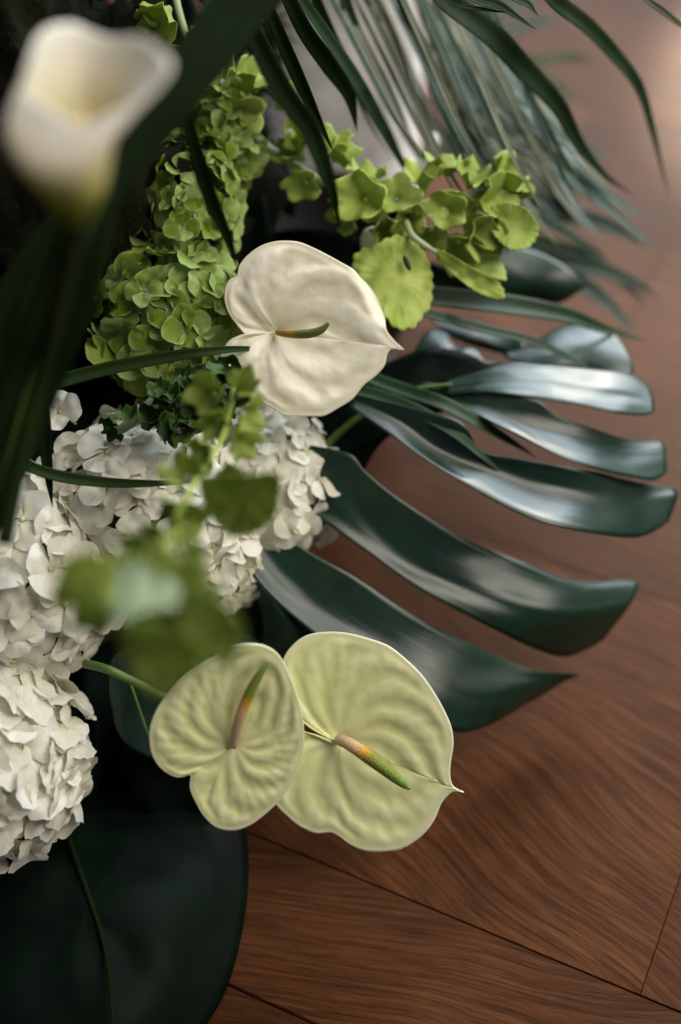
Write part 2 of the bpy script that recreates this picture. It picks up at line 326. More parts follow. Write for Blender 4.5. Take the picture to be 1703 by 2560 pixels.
build('ground', [(-9, -3, -0.013), (9, -3, -0.013), (9, 12, -0.013), (-9, 12, -0.013)], [(0, 1, 2, 3)], M['subfloor'])['kind'] = 'structure'
# ------------------------------------------------------------------ background: white pedestal, black pot, moss
def lathe(c, prof, seg=48):
    vs = [Vector((c[0]+r*math.cos(2*math.pi*k/seg), c[1]+r*math.sin(2*math.pi*k/seg), c[2]+z)) for r, z in prof for k in range(seg)]
    return vs, grid_faces(len(prof), seg, wrap=True)
pc = P(790, 560, floor_depth(560)); pc.z = 0
vs, fs = lathe(pc, [(0.0, 0.0), (0.110, 0), (0.112, 0.003), (0.107, 0.010), (0.107, 0.60), (0.112, 0.606), (0.112, 0.628), (0.109, 0.632), (0, 0.632)])
tag(build('pedestal', vs, fs, M['white_paint']), 'pale grey round pedestal standing behind the palm leaves', 'pedestal')
bc = P(800, 640, 1.24)
vs, fs = lathe(bc, [(0.0, -0.10), (0.05, -0.10), (0.075, -0.07), (0.088, 0.0), (0.092, 0.022), (0.0925, 0.028), (0.090, 0.030), (0.087, 0.026), (0.08, 0.0), (0.0, -0.03)])
pot = empty('flower_pot', (bc.x, bc.y, bc.z-0.1), 'black round pot in the shade behind the cream anthurium', 'pot')
build('bowl', vs, fs, M['black_pot'], pot)
vs, fs = lathe(bc, [(0.0, -bc.z+0.001), (0.07, -bc.z+0.001), (0.07, -bc.z+0.01), (0.018, -bc.z+0.02), (0.018, -0.10), (0.0, -0.10)])
build('stand', vs, fs, M['black_pot'], pot)
def clump(name, c, rad, mat, n=40, amp=0.25, fr=18, seed=0):
    vs = []
    for i in range(n+1):
        for j in range(n*2):
            t = math.pi*i/n; q = math.pi*j/n
            v = Vector((math.sin(t)*math.cos(q), math.sin(t)*math.sin(q), math.cos(t)))
            s = 1+amp*noise.noise(v*fr/6+Vector((seed, 0, 0)))+amp*0.5*noise.noise(v*fr/2)
            vs.append(Vector(c)+Vector((v.x*rad[0], v.y*rad[1], v.z*rad[2]))*s)
    vs = [Vector((v.x, v.y, max(v.z, 0.001))) for v in vs]
    return build(name, vs, grid_faces(n+1, 2*n, wrap=True), mat)
c = P(150, 900, 1.12)
mm = clump('moss_mound', (c.x-0.03, c.y+0.03, 0.14), (0.20, 0.20, 0.30), M['moss'], 60, 0.22, 30)
tag(mm, 'dark mossy mound under the flowers in deep shade', 'moss', kind='stuff')
c = P(120, 250, 1.05)
rg = random.Random(11); vs = []; fs = []
for i in range(2600):                           # moss fronds over the mound
    v = Vector((rg.gauss(0, 1), rg.gauss(0, 1), rg.gauss(0, 1))).normalized()
    p = mm.location*0 + Vector((c.x-0.01+v.x*0.17, c.y+0.08+v.y*0.13, 0.36+v.z*0.24))
    if p.z < 0.01: continue
    t = (v+Vector((rg.uniform(-.8, .8), rg.uniform(-.8, .8), rg.uniform(-.8, .8)))).normalized(); s = t.orthogonal().normalized()
    l, w_ = rg.uniform(.012, .03), rg.uniform(.0012, .003); k = len(vs)
    vs += [p-s*w_, p+s*w_, p+t*l*.6+s*w_*.7, p+t*l, p+t*l*.6-s*w_*.7]; fs.append((k, k+1, k+2, k+3, k+4))
tag(build('moss_tuft', vs, fs, M['moss'], sm=False), 'olive moss tufts in the shade behind the calla lily', 'moss', kind='stuff')
# ------------------------------------------------------------------ ribbons: leaflets and blades
def ribbon_mesh(pts, wpx, roll=0.0, fold=0.18, base=0.45, tipk=1.0, n=40, nv=7, wav=0.0, peak=0.35):
    sp = spline(pts, n); W3 = [P(*s[:3]) for s in sp]; vs = []; uv = []; ph = random.random()*9
    for i in range(n):
        t = i/(n-1); T = (W3[min(n-1, i+1)]-W3[max(0, i-1)]).normalized(); V = (W3[i]-CAM).normalized()
        S = T.cross(V).normalized(); Nn = S.cross(T).normalized()
        rl = roll(t) if callable(roll) else roll
        S2 = S*math.cos(rl)+Nn*math.sin(rl); N2 = Nn*math.cos(rl)-S*math.sin(rl)
        if t < peak: pr = base+(1-base)*math.sin(t/peak*math.pi/2)
        else: pr = max(0.02, (1-((t-peak)/(1-peak))**(1.6*tipk+0.3)))
        hw = 0.5*wpx*K*sp[i][2]*pr
        for j in range(nv):
            u = 2*j/(nv-1)-1
            h = fold*abs(u)*hw*2 + wav*hw*math.sin(t*15+ph)*u
            vs.append(W3[i]+S2*u*hw-N2*h); uv.append(((u+1)/2, t))
    return vs, grid_faces(n, nv), uv
def ribbon(name, pts, wpx, mat, parent=None, solid=0.0004, **k):
    vs, fs, uv = ribbon_mesh(pts, wpx, **k)
    return build(name, vs, fs, mat, parent, uv, solid=solid)
zA = zc(560, 0, 2.613); zB = zc(1100, 0, 2.6); zC = zc(900, 600, 1.953)
fr = empty('palm_frond', P(760, -250, 0.85), 'dark palm frond hanging across the upper part of the bouquet', 'palm frond')
ribbon('rachis', [(860, -260, .74), (640, -30, .72), (470, 190, .70), (330, 400, .69), (200, 640, .68)], 140, M['palm_dark'], fr, fold=0.12, base=0.9)
for pts, wd, mt, rl in (
    (zA([(60, -60, .80), (200, 250, .80), (380, 600, .80), (560, 860, .80), (680, 1180, .80), (760, 1500, .82)]), 76, 'palm_dark', 0.2),
    (zc(0, 0, .92073)([(400, 180, .74), (440, 320, .76), (480, 450, .79), (520, 540, .82), (548, 620, .84)]), 60, 'palm_dark', 0.3),
    (zA([(20, -150, .88), (230, 250, .89), (430, 650, .91), (620, 1000, .93)]), 44, 'palm', 0.1),
    (zA([(200, -150, .88), (340, 180, .89), (480, 500, .91), (600, 760, .93), (720, 1000, .95)]), 48, 'palm_dark', 0.1),
    (zA([(380, -80, .90), (520, 200, .92), (680, 430, .95), (810, 620, .97), (870, 860, .98)]), 62, 'palm_dark', 0.3),
    (zA([(470, -50, .93), (640, 200, .96), (840, 500, .98), (1010, 800, 1.0), (1180, 1100, 1.03), (1260, 1250, 1.04)]), 50, 'palm', 0.5),
    (zA([(570, -60, .98), (700, 260, 1.0), (850, 550, 1.03), (1050, 850, 1.05), (1210, 1150, 1.07)]), 52, 'palm_dark', 0.5),
    (zA([(760, -80, 1.0), (860, 220, 1.03), (1010, 520, 1.05), (1150, 800, 1.07), (1290, 1080, 1.1)]), 50, 'palm', 0.5),
    (zA([(940, -80, 1.02), (1080, 220, 1.05), (1200, 560, 1.07), (1340, 820, 1.1), (1520, 1100, 1.12)]), 44, 'palm_pale', 0.7),
    (zA([(1110, -80, 1.02), (1260, 250, 1.05), (1400, 600, 1.07), (1500, 900, 1.1), (1600, 1150, 1.12)]), 44, 'palm_dark', 0.4),
    (zA([(1240, -80, 1.04), (1340, 220, 1.06), (1480, 560, 1.1), (1580, 900, 1.13), (1680, 1120, 1.14)]), 30, 'palm_pale', 0.7)):
    ribbon('leaflet', pts, wd*.74, M[mt], fr, roll=rl, fold=0.25, base=.75, peak=.5)
f2 = empty('palm_frond', P(1200, -250, 0.98), 'long green palm leaflets arching over the floor at the top', 'palm frond')
ribbon('leaflet', zB([(-60, -110, .94), (60, 20, .95), (330, 230, .97), (520, 430, 1.0), (760, 690, 1.03), (900, 940, 1.06), (1070, 1140, 1.08), (1250, 1260, 1.1)]), 62, M['palm'], f2, fold=0.22, roll=0.35, n=60, base=.9, peak=.2)
ribbon('leaflet', zB([(640, -120, .94), (760, 20, .95), (950, 170, 1.0), (1120, 350, 1.03), (1280, 560, 1.06), (1370, 830, 1.09), (1440, 1100, 1.12), (1490, 1290, 1.14)]), 44, M['palm'], f2, fold=0.2, roll=lambda t: .3+.8*t, n=60, base=.9, peak=.2)
ribbon('leaflet', zB([(1250, -80, .95), (1350, 0, .95), (1450, 70, .97), (1580, 170, 1.0), (1700, 240, 1.0)]), 17, M['palm_pale'], f2)
ribbon('leaflet', zB([(60, -90, .893), (250, 0, .893), (380, 40, .894), (480, 100, .895), (560, 150, .895), (625, 190, .896)]), 32, M['palm'], f2, fold=0.3, roll=0.5, tipk=.6)
ribbon('leaflet', zB([(60, 30, .893), (200, 50, .893), (320, 66, .894), (445, 84, .895)]), 11, M['palm'], f2, fold=0.2, roll=0.3)
ribbon('leaflet', zB([(380, -100, .893), (480, -20, .893), (570, 30, .894), (600, 60, .895), (642, 104, .895)]), 30, M['palm'], f2, fold=0.3, roll=0.5, tipk=.7)
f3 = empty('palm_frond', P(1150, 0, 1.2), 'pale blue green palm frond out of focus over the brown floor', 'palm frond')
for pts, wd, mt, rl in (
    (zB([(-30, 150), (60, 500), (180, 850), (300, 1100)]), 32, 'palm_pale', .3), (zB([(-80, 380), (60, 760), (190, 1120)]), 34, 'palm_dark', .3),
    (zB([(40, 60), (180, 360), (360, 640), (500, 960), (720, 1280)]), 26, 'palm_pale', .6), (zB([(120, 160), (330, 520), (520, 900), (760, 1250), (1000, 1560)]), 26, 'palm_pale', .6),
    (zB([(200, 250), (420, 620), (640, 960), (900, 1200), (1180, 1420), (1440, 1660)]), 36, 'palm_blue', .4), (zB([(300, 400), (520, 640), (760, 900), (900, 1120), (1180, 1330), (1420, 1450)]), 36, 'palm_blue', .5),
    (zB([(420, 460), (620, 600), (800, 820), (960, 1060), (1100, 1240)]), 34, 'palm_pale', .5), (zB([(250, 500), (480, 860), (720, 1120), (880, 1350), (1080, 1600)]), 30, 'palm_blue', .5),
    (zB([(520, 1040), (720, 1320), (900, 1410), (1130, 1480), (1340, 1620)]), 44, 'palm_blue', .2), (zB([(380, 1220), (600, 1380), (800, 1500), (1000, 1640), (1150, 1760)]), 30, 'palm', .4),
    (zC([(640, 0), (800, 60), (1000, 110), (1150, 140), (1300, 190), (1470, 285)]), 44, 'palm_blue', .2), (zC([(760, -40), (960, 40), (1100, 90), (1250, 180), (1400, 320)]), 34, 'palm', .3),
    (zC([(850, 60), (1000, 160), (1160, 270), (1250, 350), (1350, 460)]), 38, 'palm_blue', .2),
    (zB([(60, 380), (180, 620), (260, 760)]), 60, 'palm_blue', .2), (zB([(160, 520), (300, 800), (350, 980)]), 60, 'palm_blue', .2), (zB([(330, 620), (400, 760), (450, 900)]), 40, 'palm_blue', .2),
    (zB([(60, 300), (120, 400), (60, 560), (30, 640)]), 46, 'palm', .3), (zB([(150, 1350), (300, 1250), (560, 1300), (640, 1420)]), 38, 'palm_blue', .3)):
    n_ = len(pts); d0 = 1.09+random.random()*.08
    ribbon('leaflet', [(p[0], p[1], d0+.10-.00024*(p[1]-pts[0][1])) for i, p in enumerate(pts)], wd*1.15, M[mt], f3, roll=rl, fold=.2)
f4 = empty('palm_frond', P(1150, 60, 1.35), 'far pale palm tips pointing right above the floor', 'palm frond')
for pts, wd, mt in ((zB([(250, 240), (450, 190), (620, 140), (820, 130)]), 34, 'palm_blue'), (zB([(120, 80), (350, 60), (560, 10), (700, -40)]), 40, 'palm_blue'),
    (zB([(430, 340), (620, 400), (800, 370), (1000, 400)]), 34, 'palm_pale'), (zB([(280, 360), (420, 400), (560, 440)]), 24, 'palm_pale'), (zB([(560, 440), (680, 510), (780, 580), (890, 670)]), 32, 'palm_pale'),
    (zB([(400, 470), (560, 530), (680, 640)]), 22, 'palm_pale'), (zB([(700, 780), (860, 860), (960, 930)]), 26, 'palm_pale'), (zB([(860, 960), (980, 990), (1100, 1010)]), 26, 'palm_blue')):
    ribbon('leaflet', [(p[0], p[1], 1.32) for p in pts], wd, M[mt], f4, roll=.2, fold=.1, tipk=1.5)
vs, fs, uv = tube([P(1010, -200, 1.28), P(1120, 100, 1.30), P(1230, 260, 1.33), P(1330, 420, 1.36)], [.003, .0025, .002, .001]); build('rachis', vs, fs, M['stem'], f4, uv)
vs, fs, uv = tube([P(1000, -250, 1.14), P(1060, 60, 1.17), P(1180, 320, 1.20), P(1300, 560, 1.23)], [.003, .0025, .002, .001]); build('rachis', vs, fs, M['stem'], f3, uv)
rl_ = random.Random(31)
for k in range(20):
    x0 = 800+22*k+rl_.uniform(-14, 14); L0 = rl_.uniform(380, 560); dx = rl_.uniform(.36, .52); d0 = rl_.uniform(.97, 1.09)
    ribbon('leaflet', [(x0-40, -80, d0+.04), (x0+dx*L0*.3, L0*.3, d0+.02), (x0+dx*L0*.7+8, L0*.72, d0), (x0+dx*L0+26, L0, d0+.01)], rl_.uniform(13, 20), M[rl_.choice(['palm', 'palm', 'palm_pale', 'palm_pale'])], fr, roll=rl_.uniform(.2, .9), fold=.22, base=.7, peak=.5)
for k in range(38):
    x0 = 1050+rl_.uniform(0, 180); y0 = 60+rl_.uniform(0, 330); a_ = math.radians(rl_.uniform(38, 66)); L0 = rl_.uniform(280, 430); d0 = rl_.uniform(1.07, 1.17)
    cx, sx = math.cos(a_), math.sin(a_)
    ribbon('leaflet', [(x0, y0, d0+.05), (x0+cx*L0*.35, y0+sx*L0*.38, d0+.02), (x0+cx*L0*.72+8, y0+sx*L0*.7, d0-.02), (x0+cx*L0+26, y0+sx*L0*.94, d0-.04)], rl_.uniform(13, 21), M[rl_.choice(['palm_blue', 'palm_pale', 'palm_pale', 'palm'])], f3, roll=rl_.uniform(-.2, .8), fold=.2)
# blades
def blade(label, pts, wd, mat, **k):
    o = ribbon('grass_blade', pts, wd, M[mat], **k); tag(o, label, 'leaf blade', 'loose leaf blades'); return o
blade('green leaf blade crossing beneath the green hydrangea', D_([(-60, 960, .86), (60, 905, .87), (200, 860, .88), (360, 826, .885), (505, 806, .89), (640, 800, .93)]), 34, 'blade', tipk=1.4, base=.8)
blade('thin dark blade lying on the white hydrangea', D_([(-40, 1020, .85), (40, 1062, .86), (130, 1095, .868), (260, 1112, .872), (400, 1112, .873), (470, 1106, .875)]), 30, 'blade', roll=.2, base=.6)
blade('dark pointed blade standing upright between white florets', D_([(96, 860, .84), (100, 960, .858), (108, 1060, .868), (121, 1168, .872)]), 36, 'palm_dark', base=.9)
blade('broad dark leaf blade leaning below the calla lily', D_([(230, 380, .70), (190, 560, .70), (120, 760, .71), (60, 920, .72), (0, 1130, .72), (-60, 1300, .72)]), 150, 'palm_dark', base=.75, tipk=1.5, fold=.12)
blade('dark blade rising at the left edge beneath the calla lily', D_([(-90, 1150, .78), (-30, 900, .78), (20, 700, .78), (90, 560, .78), (150, 450, .78)]), 110, 'palm_dark', base=.8)
blade('dark green blade above the monstera, upper of the two', zC([(200, 260, .98), (340, 280, .99), (700, 320, 1.0), (1000, 370, 1.03), (1200, 440, 1.06), (1400, 492, 1.08)]), 58, 'palm', roll=.5, base=.9)
blade('dark green blade above the monstera, lower of the two', zC([(150, 310, .97), (350, 370, .98), (600, 440, 1.0), (850, 500, 1.02), (1060, 600, 1.04), (1220, 700, 1.06)]), 34, 'palm', roll=.8, base=.9)
blade('long blade running right from under the cream anthurium', zC([(-60, 620, 1.0), (80, 690, .99), (250, 750, .98), (420, 810, .97), (640, 930, .98), (860, 1060, 1.0)]), 40, 'palm', roll=.6, base=.9, tipk=1.5)
blade('long thin blade lying across the middle monstera lobes', zC([(-200, 680, 1.0), (0, 740, .985), (230, 820, .97), (440, 930, .96), (600, 1060, .965), (740, 1185, .975)]), 40, 'palm', roll=.6, base=.9)
bb = [o for o in bpy.data.objects if o.get('label') == 'broad dark leaf blade leaning below the calla lily'][0]
vs, fs, uv = ribbon_mesh(D_([(215, 400, .696), (175, 560, .696), (110, 760, .705), (56, 920, .714), (-4, 1130, .714)]), 12, base=.9, n=30, nv=5); build('midrib', vs, fs, M['midrib'], bb, uv, solid=.001)
# ------------------------------------------------------------------ monstera
def loft(A, Mi, B, n=60, nv=13, wav=0.0, seed=0):
    A, Mi, B = spline(A, n), spline(Mi, n), spline(B, n); vs = []; uv = []
    for i in range(n):
        a, m_, b_ = (P(*q[:3]) for q in (A[i], Mi[i], B[i])); ln = (a-b_).length
        Nn = (m_-CAM).normalized()
        for j in range(nv):
            s = 2*j/(nv-1)-1; q = a*(0.5*s*(s-1))+m_*(1-s*s)+b_*(0.5*s*(s+1))
            h = 0.03*ln*noise.noise(Vector((s*2.2, i*.12, seed)))+wav*ln*math.sin(s*9+i*.05)*(1-s*s)
            vs.append(q+Nn*h); uv.append(((s+1)/2, i/(n-1)))
    return vs, grid_faces(n, nv), uv
zD = zc(843, 850, 1.823)
def with_d(pts, d0, d1): n_ = len(pts)-1; return [(p[0], p[1], lerp(d0, d1, (i/n_))) for i, p in enumerate(pts)]
ms = empty('monstera_leaf', P(850, 1120, 1.02), 'large glossy green monstera leaf with long curling lobes', 'monstera leaf')
def lobe(A, Mi, B, d, sA, sB, n=60, nv=15, seed=0):
    # A, Mi, B: upper edge, ridge, lower edge; d: ridge depth along the lobe; sA, sB: how flat each side lies (1 = level)
    A, Mi, B = spline(A, n), spline(Mi, n), spline(B, n); dd = spline([(i, v, a, b_) for i, (v, a, b_) in enumerate(zip(d, sA, sB))], n); vs = []; uv = []
    for i in range(n):
        _, dm, ka, kb = dd[i]; (xa, ya), (xm, ym), (xb, yb) = A[i], Mi[i], B[i]
        a = P(xa, ya, dm+ka*.00028*(ym-ya)); m_ = P(xm, ym, dm); b_ = P(xb, yb, dm-kb*.00028*(yb-ym)); ln = (a-b_).length
        Nn = (m_-CAM).normalized()
        for j in range(nv):
            q = (2*j/(nv-1)-1)*(1-.30*max(0, (i/(n-1)-.92)/.08)**2)
            lin = m_.lerp(a, -q) if q < 0 else m_.lerp(b_, q)
            qd = a*(0.5*q*(q-1))+m_*(1-q*q)+b_*(0.5*q*(q+1)); p = lin*.55+qd*.45
            h = 0.035*ln*noise.noise(Vector((q*2.2, i*.10, seed)))-.012*ln*math.exp(-(q/.06)**2)+.006*ln*noise.noise(Vector((q*3, i*.22, seed)))
            vs.append(p+Nn*h); uv.append(((q+1)/2, i/(n-1)))
    return vs, grid_faces(n, nv), uv
lobes = [
 (zC([(420, 690), (560, 650), (720, 600), (900, 610), (1100, 625), (1300, 650), (1405, 700)]),
  zC([(420, 725), (600, 690), (800, 680), (1000, 695), (1150, 720), (1300, 740), (1432, 780)]),
  zC([(420, 755), (600, 745), (760, 760), (880, 775), (1060, 805), (1250, 845), (1443, 862)]), (.99, .99, 1.0, 1.02), (1, 1, 1, .9), (.9, 1, 1, .75)),
 (zC([(430, 730), (620, 745), (860, 775), (960, 855), (1120, 915), (1300, 972), (1470, 982)]),
  zC([(430, 745), (600, 800), (760, 870), (940, 935), (1120, 995), (1300, 1030), (1492, 1020)]),
  zC([(430, 760), (560, 850), (760, 950), (980, 1060), (1150, 1120), (1330, 1160), (1500, 1190)]), (.99, .98, .99, 1.03), (.3, 0, .2, .9), (1, 1, 1, .8)),
 (zD([(60, 240), (300, 300), (560, 370), (660, 505), (860, 545), (1200, 605), (1400, 650), (1505, 672)]),
  zD([(60, 270), (280, 370), (480, 500), (780, 625), (1000, 690), (1200, 730), (1400, 730), (1556, 700)]),
  zD([(60, 300), (240, 430), (440, 570), (640, 690), (850, 800), (1050, 860), (1300, 900), (1480, 896)]), (.965, .965, .97, .98, 1.03), (-.4, -.4, -.3, -.2, .6), (.7, .95, 1, 1, .75)),
 (zD([(-120, 480), (60, 520), (130, 600), (300, 735), (580, 905), (850, 1010), (1100, 1095), (1386, 1078)]),
  zD([(-200, 600), (0, 710), (230, 900), (450, 1050), (700, 1150), (900, 1215), (1100, 1240), (1340, 1200)]),
  zD([(-260, 700), (-60, 830), (160, 985), (400, 1150), (640, 1280), (850, 1385), (1000, 1440), (1145, 1448)]), (.975, .975, .98, .985, .995, 1.04), (-.5, -.4, -.3, .3, .9, 1.1), (-.2, .2, .7, .5, -.1, -.3)),
 (D_([(640, 1200), (700, 1262), (820, 1330), (950, 1415), (1080, 1480), (1220, 1540), (1352, 1549)]),
  D_([(580, 1210), (650, 1310), (770, 1405), (880, 1478), (990, 1545), (1110, 1595), (1300, 1568)]),
  D_([(520, 1230), (600, 1345), (700, 1440), (820, 1530), (920, 1610), (1060, 1686), (1215, 1622)]), (.965, .965, .965, .98, 1.03), (-.5, -.4, .2, .9, .9), (1, 1.05, 1, .6, .2)),
 (D_([(560, 1240), (600, 1330), (660, 1420), (740, 1530)]), D_([(500, 1300), (550, 1400), (620, 1500), (720, 1600)]),
  D_([(440, 1360), (500, 1480), (580, 1590), (700, 1680)]), (.99, 1.0, 1.04), (.4, .4, .4), (.4, .4, .4)),
]
for i, (a, m_, b_, d_, ka, kb) in enumerate(lobes):
    vs, fs, uv = lobe(a, m_, b_, d_, ka, kb, seed=i*3.1); build('lobe', vs, fs, M['monstera'], ms, uv, solid=0.0006)
def fan(outline, ctr, dfun, rings=14, n=96, pw=1.0):
    ol = spline(outline, n, True); vs = [P(ctr[0], ctr[1], dfun(ctr[0], ctr[1], 0, 0))]; uv = [(0, 0)]; fs = []
    for r in range(1, rings+1):
        q = (r/rings)**pw
        for k in range(n):
            x, y = lerp(ctr[0], ol[k][0], q), lerp(ctr[1], ol[k][1], q)
            vs.append(P(x, y, dfun(x, y, q, 2*math.pi*k/n))); uv.append((k/n*2, q))
    for k in range(n): fs.append((0, 1+k, 1+(k+1) % n))
    for r in range(rings-1):
        for k in range(n):
            a = 1+r*n+k; b_ = 1+r*n+(k+1) % n; fs.append((a, a+n, b_+n, b_))
    return vs, fs, uv
vs, fs, uv = fan(D_([(600, 1400), (540, 1250), (620, 1060), (740, 930), (860, 850), (1000, 800), (1110, 830), (1130, 880), (1060, 930), (960, 960), (900, 1000), (862, 1040), (840, 1080), (800, 1150), (740, 1215), (690, 1290)]),
    (860*1.0, 1130), lambda x, y, q, a: 1.025-0.02*(1-q)+.004*noise.noise(Vector((x/60, y/60, 0))))
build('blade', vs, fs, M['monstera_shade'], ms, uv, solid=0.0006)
vs, fs, uv = tube([P(600, 1400, 1.0), P(720, 1240, 1.0), P(850, 1080, .995), P(1000, 985, .99), P(1130, 960, 0.988)], [.003, .0028, .0024, .002, .001]); build('midrib', vs, fs, M['stem'], ms, uv)
m2 = empty('monstera_leaf', P(1300, 800, 1.08), 'smaller shiny monstera leaf behind the large one', 'monstera leaf')
for ol, c_, d0 in ((zC([(700, 560), (820, 520), (900, 470), (1000, 420), (1120, 405), (1210, 430), (1290, 520), (1336, 640), (1250, 690), (1080, 700), (900, 680), (820, 640), (780, 600)]), (1060, 560), 1.05),
                   (zC([(250, 600), (290, 500), (340, 440), (420, 450), (470, 520), (560, 530), (620, 600), (700, 600), (640, 680), (480, 720), (320, 720)]), (430, 590), 1.03),
                   (zC([(600, 120), (700, 60), (800, 40), (950, 100), (1090, 210), (1050, 265), (960, 310), (800, 310), (660, 260)]), (850, 200), 1.09),
                   (zC([(340, 360), (500, 380), (680, 440), (800, 500), (760, 560), (600, 530), (440, 470)]), (580, 470), 1.07)):
    cc = zC([c_])[0]
    vs, fs, uv = fan(ol, cc, lambda x, y, q, a: d0-(.00022 if d0 != 1.09 else -.00005)*(y-cc[1])+.010*q*q*(0.5-0.5*math.cos(a*2+.6))+.005*noise.noise(Vector((x/120, y/90, d0))))
    build('lobe', vs, fs, M['monstera'], m2, uv, solid=0.0006)
m3 = empty('monstera_leaf', P(350, 1780, .94), 'dark teal leaf tip left of the lower anthurium', 'monstera leaf')
vs, fs, uv = fan(D_([(262, 1510), (252, 1580), (262, 1660), (285, 1705), (320, 1732), (370, 1752), (460, 1760), (500, 1640), (440, 1540), (340, 1490)]), D_([(330, 1640)])[0],
    lambda x, y, q, a: .935-.012*q*math.cos(a)+.006*q*q*math.sin(2*a)); build('blade', vs, fs, M['monstera'], m3, uv, solid=0.0006)
vs, fs, uv = tube([P(*p) for p in D_([(290, 1540, .929), (320, 1630, .927), (345, 1700, .927), (370, 1745, .93)])], [.0012, .001, .0008, .0004]); build('midrib', vs, fs, M['stem'], m3, uv)
m4 = empty('broad_leaf', P(200, 2300, .92), 'very dark broad leaf lying on the floor in the bottom corner', 'leaf')
vs, fs, uv = fan(D_([(480, 1760), (555, 1880), (572, 1980), (566, 2090), (545, 2200), (515, 2290), (470, 2365), (380, 2480), (200, 2560), (-100, 2520), (-250, 2300), (-250, 2000), (-100, 1800), (100, 1700), (300, 1690)]), D_([(200, 2080)])[0],
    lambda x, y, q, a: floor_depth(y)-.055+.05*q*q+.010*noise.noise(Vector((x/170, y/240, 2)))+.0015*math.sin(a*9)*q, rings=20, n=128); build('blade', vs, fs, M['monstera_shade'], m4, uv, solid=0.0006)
vs, fs, uv = tube([P(x, y, floor_depth(y)-.0545) for x, y in D_([(140, 1880), (200, 2050), (245, 2200), (262, 2400)])], [.0022, .0018, .0014, .001]); build('midrib', vs, fs, M['palm_dark'], m4, uv)
# dark filler leaves inside the arrangement
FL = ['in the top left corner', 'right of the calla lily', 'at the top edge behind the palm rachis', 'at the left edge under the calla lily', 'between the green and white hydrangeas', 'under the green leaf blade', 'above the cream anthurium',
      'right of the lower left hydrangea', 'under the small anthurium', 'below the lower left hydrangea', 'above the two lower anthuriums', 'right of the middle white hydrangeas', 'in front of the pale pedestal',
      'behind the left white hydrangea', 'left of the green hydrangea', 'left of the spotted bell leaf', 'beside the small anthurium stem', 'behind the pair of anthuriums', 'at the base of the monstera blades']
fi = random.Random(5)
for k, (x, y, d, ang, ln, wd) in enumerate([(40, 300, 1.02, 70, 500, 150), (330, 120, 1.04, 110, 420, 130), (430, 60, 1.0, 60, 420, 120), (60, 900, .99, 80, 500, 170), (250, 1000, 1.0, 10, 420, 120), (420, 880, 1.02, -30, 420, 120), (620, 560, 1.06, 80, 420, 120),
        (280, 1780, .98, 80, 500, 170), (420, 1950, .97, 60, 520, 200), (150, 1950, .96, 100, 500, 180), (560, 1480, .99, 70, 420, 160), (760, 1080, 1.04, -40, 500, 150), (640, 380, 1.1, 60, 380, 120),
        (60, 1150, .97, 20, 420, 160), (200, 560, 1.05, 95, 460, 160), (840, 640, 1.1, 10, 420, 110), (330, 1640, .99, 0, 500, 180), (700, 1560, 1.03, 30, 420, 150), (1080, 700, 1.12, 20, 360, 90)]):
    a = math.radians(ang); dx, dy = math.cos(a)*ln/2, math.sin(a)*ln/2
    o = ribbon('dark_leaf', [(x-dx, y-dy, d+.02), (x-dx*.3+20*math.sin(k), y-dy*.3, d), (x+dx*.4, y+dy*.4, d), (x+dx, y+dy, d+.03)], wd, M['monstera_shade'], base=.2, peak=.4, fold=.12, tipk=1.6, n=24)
    tag(o, 'black green filler leaf in deep shade '+FL[k], 'leaf', 'dark filler leaves')
